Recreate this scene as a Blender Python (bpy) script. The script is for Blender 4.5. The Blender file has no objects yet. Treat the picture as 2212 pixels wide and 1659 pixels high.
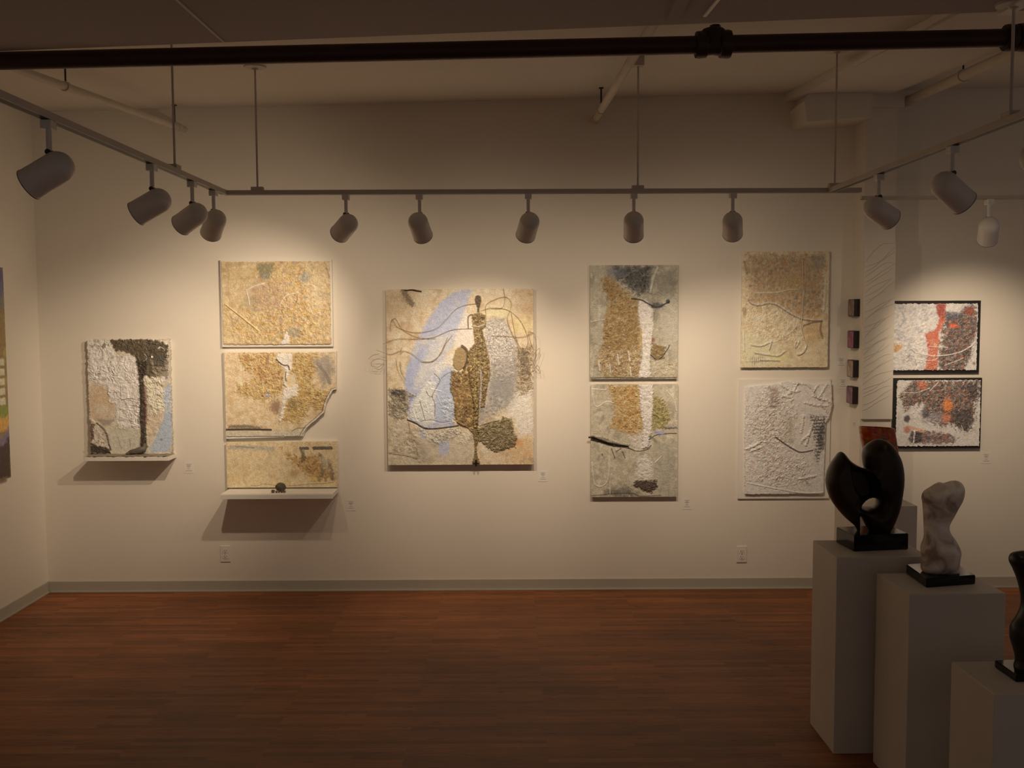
import bpy, bmesh, math, random
import numpy as np
from mathutils import Vector, Matrix

random.seed(4)
scene = bpy.context.scene
COL = scene.collection
PI = math.pi

# ------------------------------------------------------------------ camera
F = 2150.0
EYE = Vector((0.0, 0.0, 1.9))
PITCH, YAW, ROLL = math.atan(147.5 / F), math.radians(0.16), math.radians(0.25)
fw = Vector((math.sin(YAW) * math.cos(PITCH), math.cos(YAW) * math.cos(PITCH), -math.sin(PITCH)))
rt = fw.cross(Vector((0, 0, 1))).normalized()
up = rt.cross(fw).normalized()
cr, sr = math.cos(ROLL), math.sin(ROLL)
rt, up = rt * cr - up * sr, up * cr + rt * sr
camd = bpy.data.cameras.new('camera')
camd.sensor_fit = 'HORIZONTAL'
camd.sensor_width = 36.0
camd.lens = 36.0 * F / 2212.0
camd.clip_start = 0.05
camd.clip_end = 60
cam = bpy.data.objects.new('camera', camd)
COL.objects.link(cam)
M = Matrix((rt, up, -fw)).transposed().to_4x4()
M.translation = EYE
cam.matrix_world = M
scene.camera = cam


def ray(px, py):
    return (fw * F + rt * (px - 1106.0) - up * (py - 829.5)).normalized()


def aty(px, py, y):
    d = ray(px, py)
    return EYE + d * ((y - EYE.y) / d.y)


def atz(px, py, z):
    d = ray(px, py)
    return EYE + d * ((z - EYE.z) / d.z)


def atx(px, py, x):
    d = ray(px, py)
    return EYE + d * ((x - EYE.x) / d.x)


D = 6.80                                    # back wall
XL = aty(104, 1270, D).x                    # left wall
_a, _b = aty(300, 236, D), aty(1730, 201, D)
CK = (_b.z - _a.z) / (_b.x - _a.x)
C0 = _a.z - CK * _a.x


CS, CFLAT = 0.0625, 3.0                     # the old ceiling sags towards the room's middle, then runs level


def ceil_z(x, y=None):
    return C0 + CK * x - CS * (D - max(D if y is None else y, CFLAT))


def atceil(px, py, drop=0.0):
    d = ray(px, py)
    t = (C0 - drop - CS * D + CK * EYE.x + CS * EYE.y - EYE.z) / (d.z - CK * d.x - CS * d.y)
    return EYE + d * t


# ------------------------------------------------------------------ materials
def s2l(c):
    c = np.asarray(c, float) / 255.0
    return np.where(c <= 0.04045, c / 12.92, ((c + 0.055) / 1.055) ** 2.4)


def new_mat(name):
    m = bpy.data.materials.new(name)
    m.use_nodes = True
    nt = m.node_tree
    b = nt.nodes['Principled BSDF']
    return m, nt, b


def N(nt, t, **kw):
    n = nt.nodes.new(t)
    for k, v in kw.items():
        setattr(n, k, v)
    return n


def mat(name, col, rough=0.6, var=0.08, scale=8.0, bump=0.0, bscale=60.0, metal=0.0, spec=0.4):
    m, nt, b = new_mat(name)
    tc = N(nt, 'ShaderNodeTexCoord')
    nz = N(nt, 'ShaderNodeTexNoise')
    nz.inputs['Scale'].default_value = scale
    nz.inputs['Detail'].default_value = 5
    nt.links.new(tc.outputs['Object'], nz.inputs['Vector'])
    rp = N(nt, 'ShaderNodeValToRGB')
    rp.color_ramp.elements[0].position = 0.3
    rp.color_ramp.elements[1].position = 0.7
    rp.color_ramp.elements[0].color = tuple(max(0, c * (1 - var)) for c in col) + (1,)
    rp.color_ramp.elements[1].color = tuple(min(1, c * (1 + var)) for c in col) + (1,)
    nt.links.new(nz.outputs['Fac'], rp.inputs['Fac'])
    nt.links.new(rp.outputs['Color'], b.inputs['Base Color'])
    b.inputs['Roughness'].default_value = rough
    b.inputs['Metallic'].default_value = metal
    b.inputs['Specular IOR Level'].default_value = spec
    if bump > 0:
        n2 = N(nt, 'ShaderNodeTexNoise')
        n2.inputs['Scale'].default_value = bscale
        n2.inputs['Detail'].default_value = 4
        nt.links.new(tc.outputs['Object'], n2.inputs['Vector'])
        bp = N(nt, 'ShaderNodeBump')
        bp.inputs['Strength'].default_value = bump
        bp.inputs['Distance'].default_value = 0.01
        nt.links.new(n2.outputs['Fac'], bp.inputs['Height'])
        nt.links.new(bp.outputs['Normal'], b.inputs['Normal'])
    return m


WALLC = (0.80, 0.75, 0.66)
M_wall = mat('wall_paint', WALLC, 0.75, 0.015, 1.2, 0.06, 140, spec=0.2)
M_ceil = mat('ceiling_paint', (0.72, 0.68, 0.62), 0.8, 0.03, 1.0, 0.08, 50, spec=0.2)
M_soffit = mat('soffit_paint', (0.42, 0.37, 0.36), 0.8, 0.04, 0.8, 0.05, 50, spec=0.2)
M_base = mat('cove_base_vinyl', (0.47, 0.44, 0.37), 0.5, 0.03, 3)
M_white = mat('white_board', (0.80, 0.77, 0.71), 0.6, 0.02, 5, 0.03, 90)
M_plinth = mat('plinth_paint', (0.66, 0.62, 0.56), 0.6, 0.05, 4, 0.05, 60)
M_track = mat('track_enamel', (0.56, 0.50, 0.44), 0.45, 0.03, 4)
M_can = mat('lamp_enamel', (0.74, 0.70, 0.66), 0.40, 0.05, 9, 0.02, 300)
M_can_lit = mat('lit_lamp_enamel', (0.92, 0.90, 0.86), 0.30, 0.02, 9)  # lamp enamel whitened to stand in for light falling on this can
M_dark = mat('black_plastic', (0.02, 0.018, 0.016), 0.5, 0.1, 10)
M_inner = mat('lamp_baffle', (0.03, 0.028, 0.025), 0.6, 0.1, 10)
M_iron = mat('cast_iron_pipe_paint', (0.040, 0.014, 0.012), 0.5, 0.25, 6, 0.1, 40)
M_pipe = mat('painted_steel_pipe', (0.62, 0.56, 0.47), 0.55, 0.06, 6)
M_bronze = mat('dark_bronze', (0.028, 0.017, 0.012), 0.38, 0.35, 5, 0.12, 30, metal=0.35)
M_dstone = mat('dark_stone', (0.025, 0.022, 0.020), 0.35, 0.3, 9)
M_granite = mat('polished_black_stone', (0.010, 0.009, 0.009), 0.10, 0.5, 60)
M_ink = mat('printed_ink', (0.16, 0.14, 0.12), 0.8, 0.1, 50)
M_card = mat('label_card', (0.80, 0.765, 0.70), 0.8, 0.01, 50)
M_plate = mat('outlet_plastic', (0.78, 0.74, 0.66), 0.45, 0.02, 20)
M_black = mat('black_board', (0.020, 0.016, 0.016), 0.5, 0.2, 10)
M_twine = mat('sisal_twine', (0.36, 0.25, 0.13), 0.9, 0.25, 60)
M_cord = mat('pale_cord', (0.75, 0.65, 0.50), 0.9, 0.1, 60)
M_pebble = mat('grey_river_stone', (0.10, 0.085, 0.06), 0.75, 0.3, 40, 0.3, 60)
M_pebble2 = mat('brown_river_stone', (0.17, 0.11, 0.075), 0.75, 0.3, 60, 0.3, 60)
M_foot = mat('foot_clay', (0.13, 0.11, 0.095), 0.6, 0.35, 30, 0.2, 60)


def bulb_mat():
    m, nt, b = new_mat('lamp_glass')
    b.inputs['Base Color'].default_value = (0.9, 0.8, 0.6, 1)
    b.inputs['Emission Color'].default_value = (1.0, 0.74, 0.42, 1)
    b.inputs['Emission Strength'].default_value = 6.0
    return m


M_bulb = bulb_mat()


def stone_mat():
    m, nt, b = new_mat('veined_grey_marble')
    tc = N(nt, 'ShaderNodeTexCoord')
    nz = N(nt, 'ShaderNodeTexNoise')
    nz.inputs['Scale'].default_value = 9
    nz.inputs['Detail'].default_value = 8
    nz.inputs['Distortion'].default_value = 1.2
    nt.links.new(tc.outputs['Object'], nz.inputs['Vector'])
    rp = N(nt, 'ShaderNodeValToRGB')
    e = rp.color_ramp.elements
    e[0].position, e[0].color = 0.38, (0.36, 0.28, 0.24, 1)
    e[1].position, e[1].color = 0.60, (0.86, 0.79, 0.73, 1)
    x = e.new(0.47)
    x.color = (0.64, 0.55, 0.50, 1)
    nt.links.new(nz.outputs['Fac'], rp.inputs['Fac'])
    nt.links.new(rp.outputs['Color'], b.inputs['Base Color'])
    b.inputs['Roughness'].default_value = 0.5
    return m


M_marble = stone_mat()


def floor_mat():
    m, nt, b = new_mat('worn_strip_oak')
    L = nt.links.new
    tc = N(nt, 'ShaderNodeTexCoord')
    br = N(nt, 'ShaderNodeTexBrick')
    br.offset = 0.37
    br.offset_frequency = 3
    br.squash = 1.0
    br.inputs['Scale'].default_value = 1.0
    br.inputs['Brick Width'].default_value = 0.62
    br.inputs['Row Height'].default_value = 0.038
    br.inputs['Mortar Size'].default_value = 0.0012
    br.inputs['Mortar Smooth'].default_value = 0.2
    br.inputs['Bias'].default_value = 0.0
    br.inputs['Color1'].default_value = (0.0, 0.0, 0.0, 1)
    br.inputs['Color2'].default_value = (1, 1, 1, 1)
    br.inputs['Mortar'].default_value = (0.35, 0.35, 0.35, 1)
    sh = N(nt, 'ShaderNodeMapping')
    sh.inputs['Location'].default_value = (20.3, 20.01, 0)
    L(tc.outputs['Object'], sh.inputs['Vector'])
    L(sh.outputs['Vector'], br.inputs['Vector'])
    rp = N(nt, 'ShaderNodeValToRGB')
    e = rp.color_ramp.elements
    e[0].position, e[0].color = 0.0, (0.235, 0.090, 0.034, 1)
    e[1].position, e[1].color = 1.0, (0.40, 0.155, 0.056, 1)
    x = e.new(0.5)
    x.color = (0.31, 0.120, 0.043, 1)
    L(br.outputs['Color'], rp.inputs['Fac'])
    mp = N(nt, 'ShaderNodeMapping')
    mp.inputs['Scale'].default_value = (2.2, 60, 1)
    L(tc.outputs['Object'], mp.inputs['Vector'])
    g = N(nt, 'ShaderNodeTexNoise')
    g.inputs['Scale'].default_value = 2.2
    g.inputs['Detail'].default_value = 7
    g.inputs['Roughness'].default_value = 0.65
    L(mp.outputs['Vector'], g.inputs['Vector'])
    gr = N(nt, 'ShaderNodeValToRGB')
    ge = gr.color_ramp.elements
    ge[0].position, ge[0].color = 0.33, (0.55, 0.54, 0.52, 1)
    ge[1].position, ge[1].color = 0.62, (1.15, 1.12, 1.1, 1)
    L(g.outputs['Fac'], gr.inputs['Fac'])
    mx = N(nt, 'ShaderNodeMix', data_type='RGBA', blend_type='MULTIPLY')
    mx.inputs[0].default_value = 0.8
    L(rp.outputs['Color'], mx.inputs[6])
    L(gr.outputs['Color'], mx.inputs[7])
    # broad worn zones and dark stains
    wz = N(nt, 'ShaderNodeTexNoise')
    wz.inputs['Scale'].default_value = 1.1
    wz.inputs['Detail'].default_value = 4
    L(tc.outputs['Object'], wz.inputs['Vector'])
    wr = N(nt, 'ShaderNodeValToRGB')
    we = wr.color_ramp.elements
    we[0].position, we[0].color = 0.35, (0.68, 0.66, 0.66, 1)
    we[1].position, we[1].color = 0.65, (1.15, 1.1, 1.05, 1)
    L(wz.outputs['Fac'], wr.inputs['Fac'])
    mx2 = N(nt, 'ShaderNodeMix', data_type='RGBA', blend_type='MULTIPLY')
    mx2.inputs[0].default_value = 0.9
    L(mx.outputs[2], mx2.inputs[6])
    L(wr.outputs['Color'], mx2.inputs[7])
    mp2 = N(nt, 'ShaderNodeMapping')
    mp2.inputs['Scale'].default_value = (3.0, 26, 1)
    L(tc.outputs['Object'], mp2.inputs['Vector'])
    st = N(nt, 'ShaderNodeTexNoise')
    st.inputs['Scale'].default_value = 2.6
    st.inputs['Detail'].default_value = 3
    L(mp2.outputs['Vector'], st.inputs['Vector'])
    sr_ = N(nt, 'ShaderNodeValToRGB')
    se = sr_.color_ramp.elements
    se[0].position, se[0].color = 0.30, (0.28, 0.30, 0.32, 1)
    se[1].position, se[1].color = 0.36, (1, 1, 1, 1)
    L(st.outputs['Fac'], sr_.inputs['Fac'])
    mx3 = N(nt, 'ShaderNodeMix', data_type='RGBA', blend_type='MULTIPLY')
    mx3.inputs[0].default_value = 0.85
    L(mx2.outputs[2], mx3.inputs[6])
    L(sr_.outputs['Color'], mx3.inputs[7])
    L(mx3.outputs[2], b.inputs['Base Color'])
    b.inputs['Roughness'].default_value = 0.5
    b.inputs['Specular IOR Level'].default_value = 0.3
    bp = N(nt, 'ShaderNodeBump')
    bp.inputs['Strength'].default_value = 0.25
    bp.inputs['Distance'].default_value = 0.004
    inv = N(nt, 'ShaderNodeMath', operation='MULTIPLY_ADD')
    inv.inputs[1].default_value = -1.0
    L(br.outputs['Fac'], inv.inputs[0])
    L(g.outputs['Fac'], inv.inputs[2])
    L(inv.outputs[0], bp.inputs['Height'])
    L(bp.outputs['Normal'], b.inputs['Normal'])
    return m


M_floor = floor_mat()


def paint_mat(name='mixed_media_paint', rough=0.42, bump=0.3):
    m, nt, b = new_mat(name)
    L = nt.links.new
    at = N(nt, 'ShaderNodeAttribute', attribute_name='paint')
    tc = N(nt, 'ShaderNodeTexCoord')
    nz = N(nt, 'ShaderNodeTexNoise')
    nz.inputs['Scale'].default_value = 160
    nz.inputs['Detail'].default_value = 3
    L(tc.outputs['Object'], nz.inputs['Vector'])
    rp = N(nt, 'ShaderNodeValToRGB')
    rp.color_ramp.elements[0].position = 0.3
    rp.color_ramp.elements[1].position = 0.7
    rp.color_ramp.elements[0].color = (0.82, 0.80, 0.78, 1)
    rp.color_ramp.elements[1].color = (1.12, 1.12, 1.12, 1)
    L(nz.outputs['Fac'], rp.inputs['Fac'])
    mx = N(nt, 'ShaderNodeMix', data_type='RGBA', blend_type='MULTIPLY')
    mx.inputs[0].default_value = 1.0
    L(at.outputs['Color'], mx.inputs[6])
    L(rp.outputs['Color'], mx.inputs[7])
    L(mx.outputs[2], b.inputs['Base Color'])
    b.inputs['Roughness'].default_value = rough
    b.inputs['Specular IOR Level'].default_value = 0.4
    bp = N(nt, 'ShaderNodeBump')
    bp.inputs['Strength'].default_value = bump
    bp.inputs['Distance'].default_value = 0.003
    L(nz.outputs['Fac'], bp.inputs['Height'])
    L(bp.outputs['Normal'], b.inputs['Normal'])
    return m


M_paint = paint_mat()
M_glaze = paint_mat('glossy_glaze', 0.12, 0.05)


# ------------------------------------------------------------------ object helpers
def link(name, me, m=None, parent=None, loc=None, smooth=False):
    o = bpy.data.objects.new(name, me)
    COL.objects.link(o)
    if m is not None:
        me.materials.append(m)
    if smooth:
        me.polygons.foreach_set('use_smooth', [True] * len(me.polygons))
    if loc is not None:
        o.location = loc
    if parent is not None:
        o.parent = parent
    return o


def tag(o, label=None, cat=None, group=None, kind=None):
    if label:
        o['label'] = label
    if cat:
        o['category'] = cat
    if group:
        o['group'] = group
    if kind:
        o['kind'] = kind
    return o


def thing(name, loc, label, cat, group=None, rz=0.0):
    o = bpy.data.objects.new(name, None)
    o.empty_display_size = 0.05
    COL.objects.link(o)
    o.location = loc
    o.rotation_euler = (0, 0, rz)
    return tag(o, label, cat, group)


class MB:
    """collects shapes into one mesh"""

    def __init__(self):
        self.v, self.f = [], []

    def add(self, vs, fs):
        b = len(self.v)
        self.v += [tuple(p) for p in vs]
        self.f += [tuple(b + i for i in f) for f in fs]
        return self

    def box(self, lo, hi, R=None, bev=0.0):
        bm = bmesh.new()
        bmesh.ops.create_cube(bm, size=1)
        lo, hi = Vector(lo), Vector(hi)
        for v in bm.verts:
            v.co = Vector(((v.co.x + .5) * (hi.x - lo.x) + lo.x, (v.co.y + .5) * (hi.y - lo.y) + lo.y, (v.co.z + .5) * (hi.z - lo.z) + lo.z))
        if bev > 0:
            bmesh.ops.bevel(bm, geom=bm.edges[:], offset=bev, segments=2, affect='EDGES', profile=0.6)
        if R is not None:
            bmesh.ops.transform(bm, matrix=R, verts=bm.verts[:])
        bm.verts.index_update()
        self.add([v.co for v in bm.verts], [[v.index for v in f.verts] for f in bm.faces])
        bm.free()
        return self

    def tube(self, pts, r, n=10, cap=True):
        pts = [Vector(p) for p in pts]
        rs = r if isinstance(r, (list, tuple)) else [r] * len(pts)
        vs, fs = [], []
        ref = None
        for i, p in enumerate(pts):
            a = pts[max(i - 1, 0)]
            c = pts[min(i + 1, len(pts) - 1)]
            t = (c - a).normalized()
            if ref is None:
                ref = Vector((0, 0, 1)) if abs(t.z) < 0.9 else Vector((1, 0, 0))
            e1 = (ref - t * ref.dot(t)).normalized()
            e2 = t.cross(e1)
            ref = e1
            for k in range(n):
                an = 2 * PI * k / n
                vs.append(p + (e1 * math.cos(an) + e2 * math.sin(an)) * rs[i])
        for i in range(len(pts) - 1):
            for k in range(n):
                a, b2 = i * n + k, i * n + (k + 1) % n
                fs.append((a, b2, b2 + n, a + n))
        if cap:
            fs.append(tuple(reversed(range(n))))
            fs.append(tuple(range((len(pts) - 1) * n, len(pts) * n)))
        return self.add(vs, fs)

    def lathe(self, prof, M4=None, n=32):
        """profile of (radius, height) turned about local z"""
        vs, fs = [], []
        for (r, h) in prof:
            for k in range(n):
                a = 2 * PI * k / n
                vs.append(Vector((r * math.cos(a), r * math.sin(a), h)))
        for i in range(len(prof) - 1):
            for k in range(n):
                a, b2 = i * n + k, i * n + (k + 1) % n
                fs.append((a, b2, b2 + n, a + n))
        if M4 is not None:
            vs = [M4 @ v for v in vs]
        return self.add(vs, fs)

    def build(self, name, m, parent=None, loc=None, smooth=False):
        me = bpy.data.meshes.new(name)
        me.from_pydata(self.v, [], self.f)
        me.update()
        bm = bmesh.new()
        bm.from_mesh(me)
        bmesh.ops.recalc_face_normals(bm, faces=bm.faces[:])
        bm.to_mesh(me)
        bm.free()
        o = link(name, me, m, parent, loc)
        if smooth:
            me.polygons.foreach_set('use_smooth', [True] * len(me.polygons))
            try:
                me.set_sharp_from_angle(angle=math.radians(40))
            except Exception:
                pass
        return o


def struct(name, lo, hi, m):
    o = MB().box(lo, hi).build(name, m)
    return tag(o, kind='structure')


def catmull(pts, n=6, closed=False):
    P = [Vector(p) for p in pts]
    out = []
    m = len(P)
    rng = range(m if closed else m - 1)
    for i in rng:
        if closed:
            a, b, c, d = P[(i - 1) % m], P[i], P[(i + 1) % m], P[(i + 2) % m]
        else:
            a, b, c, d = P[max(i - 1, 0)], P[i], P[i + 1], P[min(i + 2, m - 1)]
        for k in range(n):
            t = k / n
            out.append(0.5 * ((2 * b) + (c - a) * t + (2 * a - 5 * b + 4 * c - d) * t * t + (3 * b - a - 3 * c + d) * t ** 3))
    if not closed:
        out.append(P[-1])
    return out


# ------------------------------------------------------------------ numpy noise
def _hash(ix, iy, seed):
    n = (ix.astype(np.int64) * 374761393 + iy.astype(np.int64) * 668265263 + seed * 974634777) & 0xFFFFFFFF
    n = ((n ^ (n >> 13)) * 1274126177) & 0xFFFFFFFF
    n = n ^ (n >> 16)
    return (n & 0xFFFF) / 65535.0


def gnoise(x, y, seed=0):
    ix, iy = np.floor(x), np.floor(y)
    fx, fy = x - ix, y - iy
    ux, uy = fx * fx * fx * (fx * (fx * 6 - 15) + 10), fy * fy * fy * (fy * (fy * 6 - 15) + 10)

    def g(dx, dy):
        a = _hash(ix + dx, iy + dy, seed) * 2 * PI
        return np.cos(a) * (fx - dx) + np.sin(a) * (fy - dy)
    a, b, c, d = g(0, 0), g(1, 0), g(0, 1), g(1, 1)
    return ((a * (1 - ux) + b * ux) * (1 - uy) + (c * (1 - ux) + d * ux) * uy) * 1.5


def fbm(x, y, seed=0, o=4):
    s, a, t = 0, 1.0, 0
    for i in range(o):
        s = s + a * gnoise(x * 2 ** i, y * 2 ** i, seed + i * 17)
        t += a
        a *= 0.5
    return s / t * 1.4


def worms(x, y, seed=0):
    wx = x + 1.1 * fbm(x * 0.45, y * 0.45, seed + 5, 3)
    wy = y + 1.1 * fbm(x * 0.45, y * 0.45, seed + 9, 3)
    r = 1 - np.abs(gnoise(wx, wy, seed)) * 2.6
    r2 = 1 - np.abs(gnoise(wx * 1.9 + 3, wy * 1.7, seed + 31)) * 2.6
    r3 = gnoise(wx * 3.7, wy * 3.7, seed + 57)
    return np.clip(r, -0.3, 1) * 0.55 + np.clip(r2, -0.3, 1) * 0.35 + r3 * 0.25


def sstep(a, b, x):
    t = np.clip((x - a) / (b - a), 0, 1)
    return t * t * (3 - 2 * t)


def poly_sd(X, Y, pts):
    """signed distance, positive inside"""
    d2 = np.full(X.shape, 1e18)
    ins = np.zeros(X.shape, bool)
    n = len(pts)
    for i in range(n):
        (x1, y1), (x2, y2) = pts[i], pts[(i + 1) % n]
        dx, dy = x2 - x1, y2 - y1
        L2 = dx * dx + dy * dy + 1e-12
        t = np.clip(((X - x1) * dx + (Y - y1) * dy) / L2, 0, 1)
        d2 = np.minimum(d2, (X - x1 - t * dx) ** 2 + (Y - y1 - t * dy) ** 2)
        if dy != 0:
            ins ^= ((y1 > Y) != (y2 > Y)) & (X < dx * (Y - y1) / dy + x1)
    d = np.sqrt(d2)
    return np.where(ins, d, -d)


def line_d(X, Y, pts):
    d2 = np.full(X.shape, 1e18)
    for i in range(len(pts) - 1):
        (x1, y1), (x2, y2) = pts[i][:2], pts[i + 1][:2]
        dx, dy = x2 - x1, y2 - y1
        L2 = dx * dx + dy * dy + 1e-12
        t = np.clip(((X - x1) * dx + (Y - y1) * dy) / L2, 0, 1)
        d2 = np.minimum(d2, (X - x1 - t * dx) ** 2 + (Y - y1 - t * dy) ** 2)
    return np.sqrt(d2)


LREF = np.array([0.87, 0.72, 0.51])


class Art:
    """a painted relief: pigment and height over a rectangle, drawn in the coordinates of the detail view it was measured in"""
    sat = 0.84

    def __init__(self, tl, tr, bl, br, org, sc, y, res=1.15, base=(200, 170, 125), k=1.0, seed=1):
        self.k, self.seed = k, seed
        px = lambda p: (org[0] + p[0] / sc, org[1] + p[1] / sc)
        W4 = [aty(*px(p), y) for p in (tl, tr, bl, br)]
        self.w = ((W4[1].x - W4[0].x) + (W4[3].x - W4[2].x)) / 2
        self.h = ((W4[0].z - W4[2].z) + (W4[1].z - W4[3].z)) / 2
        self.c = (W4[0] + W4[1] + W4[2] + W4[3]) / 4
        nu = max(8, int((tr[0] - tl[0]) / sc * res))
        nv = max(8, int((bl[1] - tl[1]) / sc * res))
        self.nu, self.nv = nu, nv
        u, v = np.meshgrid(np.linspace(0, 1, nu + 1), np.linspace(0, 1, nv + 1))
        self.u, self.v = u, v
        bil = lambda i: (tl[i] * (1 - u) + tr[i] * u) * (1 - v) + (bl[i] * (1 - u) + br[i] * u) * v
        self.X, self.Y = bil(0), bil(1)
        self.zmm = (tr[0] - tl[0]) / self.w / 1000.0      # detail px per mm
        self.C = np.zeros(u.shape + (3,)) + self.col(base)
        self.H = np.zeros(u.shape)
        self.mask = None

    def col(self, c):
        a = s2l(c) / (LREF * self.k)
        lum = float(a @ np.array([.3, .55, .15]))
        a = lum + (a - lum) * self.sat
        a = a / max(1.0, float(a.max()) / .88) ** .25
        return np.clip(a, 0.006, 0.88)

    def world(self, zx, zy):
        """world x,z of a point given in detail px"""
        r = np.argmin((self.X - zx) ** 2 + (self.Y - zy) ** 2)
        i = np.unravel_index(r, self.X.shape)
        du = (zx - self.X[i]) / (self.X[0, -1] - self.X[0, 0])
        dv = (zy - self.Y[i]) / (self.Y[-1, 0] - self.Y[0, 0])
        return (self.u[i] + du - 0.5) * self.w, (0.5 - self.v[i] - dv) * self.h

    def fb(self, mm, seed=0, o=4):
        s = self.zmm * mm
        return fbm(self.X / s, self.Y / s, self.seed * 101 + seed, o)

    def wm(self, mm, seed=0):
        s = self.zmm * mm
        return worms(self.X / s, self.Y / s, self.seed * 77 + seed)

    def mix(self, c, m):
        m = np.clip(m, 0, 1)[..., None]
        self.C = self.C * (1 - m) + self.col(c) * m

    def mottle(self, c, mm, lo=0.0, hi=0.5, amt=0.6, seed=0, m=None):
        k = sstep(lo, hi, self.fb(mm, seed)) * amt
        self.mix(c, k if m is None else k * m)

    def poly(self, pts, c=None, soft=6, amt=1.0, warp=10, wmm=25, h=0.0, seed=0):
        sd = poly_sd(self.X, self.Y, pts) + warp * (self.fb(wmm, seed + 3) + 0.7 * self.fb(wmm * .3, seed + 4))
        m = sstep(-soft, soft, sd)
        if c is not None:
            self.mix(c, m * amt)
        if h:
            self.H += h * m
        return m

    def ell(self, cx, cy, rx, ry, c=None, soft=0.3, amt=1.0, warp=0.15, wmm=25, h=0.0, seed=0):
        d = 1 - np.sqrt(((self.X - cx) / rx) ** 2 + ((self.Y - cy) / ry) ** 2) + warp * self.fb(wmm, seed + 7)
        m = sstep(-soft, soft, d)
        if c is not None:
            self.mix(c, m * amt)
        if h:
            self.H += h * m
        return m

    def line(self, pts, w, c=None, amt=1.0, h=0.0, soft=0.5, smooth=True, warp=0.0):
        if smooth and len(pts) > 2:
            pts = [tuple(p)[:2] for p in catmull([(p[0], p[1], 0) for p in pts], 5)]
        d = line_d(self.X, self.Y, pts)
        if warp:
            d = d + warp * self.fb(12, 41)
        m = 1 - sstep(w * 0.5 * (1 - soft), w * 0.5 * (1 + soft), d)
        if c is not None:
            self.mix(c, m * amt)
        if h:
            self.H += h * m
        return m

    def rough(self, m, amp, mm, seed=0, kind='worm', light=None, dark=None, amt=0.6):
        """raised plaster in the area m; relief shading goes into the pigment, lighter on ridges and darker in pits"""
        r = self.wm(mm, seed) if kind == 'worm' else self.fb(mm, seed)
        big = 1 - np.abs(self.fb(mm * 3.2, seed + 71, 3)) * 2.4          # larger crumples carry the small ones
        am = 0.35 + 0.85 * sstep(-0.35, 0.4, self.fb(mm * 4.5, seed + 83, 2))
        self.H += amp * m * (0.72 * r * am + 0.45 * np.clip(big, -0.3, 1))
        pl = sstep(-0.25, 0.35, self.fb(mm * 2.6, seed + 91, 3))
        q = r * 0.75 + 0.35 * np.clip(big, -0.3, 1)
        if light is not None:
            self.mix(light, m * sstep(0.35, 0.85, q) * amt * (0.25 + 0.9 * pl))
        if dark is not None:
            self.mix(dark, m * sstep(0.22, -0.2, q) * amt * (0.3 + 0.8 * (1 - pl)))

    def flecks(self, m, c, mm, thr=0.35, amt=0.9, seed=0):
        self.mix(c, m * sstep(thr, thr + 0.15, self.fb(mm, seed, 2)) * amt)

    def build(self, name, parent, y0, t, m=None, side=(200, 180, 150), deckle=0.0, dmm=18, seed=0):
        """front at local y=-(t+height), skirt back to y0"""
        u, v = self.u, self.v
        self.H = self.H * 1.35 + 0.9 * self.fb(9, 301, 3)
        self.C = self.C * (1 + 0.18 * self.fb(26, 303, 5) + 0.10 * self.fb(7, 305, 2))[..., None]
        x = (u - 0.5) * self.w
        z = (0.5 - v) * self.h
        if deckle:
            e = np.minimum(np.minimum(u * self.w, (1 - u) * self.w), np.minimum(v * self.h, (1 - v) * self.h))
            k = np.exp(-e / 0.03) * deckle
            x = x + k * self.fb(dmm, 91 + seed)
            z = z + k * self.fb(dmm, 97 + seed)
        y = y0 - t - self.H / 1000.0
        co = np.stack([x, y, z], -1).reshape(-1, 3)
        nu, nv = self.nu, self.nv
        idx = np.arange((nu + 1) * (nv + 1)).reshape(nv + 1, nu + 1)
        q = np.stack([idx[:-1, :-1], idx[1:, :-1], idx[1:, 1:], idx[:-1, 1:]], -1).reshape(-1, 4)
        if self.mask is not None:
            mk = self.mask
            ok = (mk[:-1, :-1] & mk[1:, :-1] & mk[1:, 1:] & mk[:-1, 1:]).reshape(-1)
            q = q[ok]
        E = np.concatenate([q[:, [0, 1]], q[:, [1, 2]], q[:, [2, 3]], q[:, [3, 0]]])
        key = np.sort(E, 1)
        _, inv, cnt = np.unique(key[:, 0] * 10000000 + key[:, 1], return_inverse=True, return_counts=True)
        be = E[cnt[inv] == 1]
        bv = np.unique(be)
        n0 = len(co)
        mapf = np.full(n0, -1)
        mapf[bv] = n0 + np.arange(len(bv))
        mapb = np.full(n0, -1)
        mapb[bv] = n0 + len(bv) + np.arange(len(bv))
        sf = co[bv].copy()
        sb = co[bv].copy()
        sb[:, 1] = y0
        sk = np.stack([mapf[be[:, 1]], mapf[be[:, 0]], mapb[be[:, 0]], mapb[be[:, 1]]], -1)
        allv = np.concatenate([co, sf, sb])
        allf = np.concatenate([q, sk])
        used = np.unique(allf)
        rm = np.full(len(allv), -1)
        rm[used] = np.arange(len(used))
        allf = rm[allf]
        cc = np.concatenate([self.C.reshape(-1, 3), np.tile(self.col(side), (2 * len(bv), 1))])[used]
        allv = allv[used]
        me = bpy.data.meshes.new(name)
        me.from_pydata(allv.tolist(), [], allf.tolist())
        me.update()
        at = me.color_attributes.new('paint', 'FLOAT_COLOR', 'POINT')
        at.data.foreach_set('color', np.concatenate([np.clip(cc, 0.004, 0.92), np.ones((len(cc), 1))], 1).astype(np.float32).ravel())
        o = link(name, me, m or M_paint, parent, smooth=True)
        return o


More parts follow.
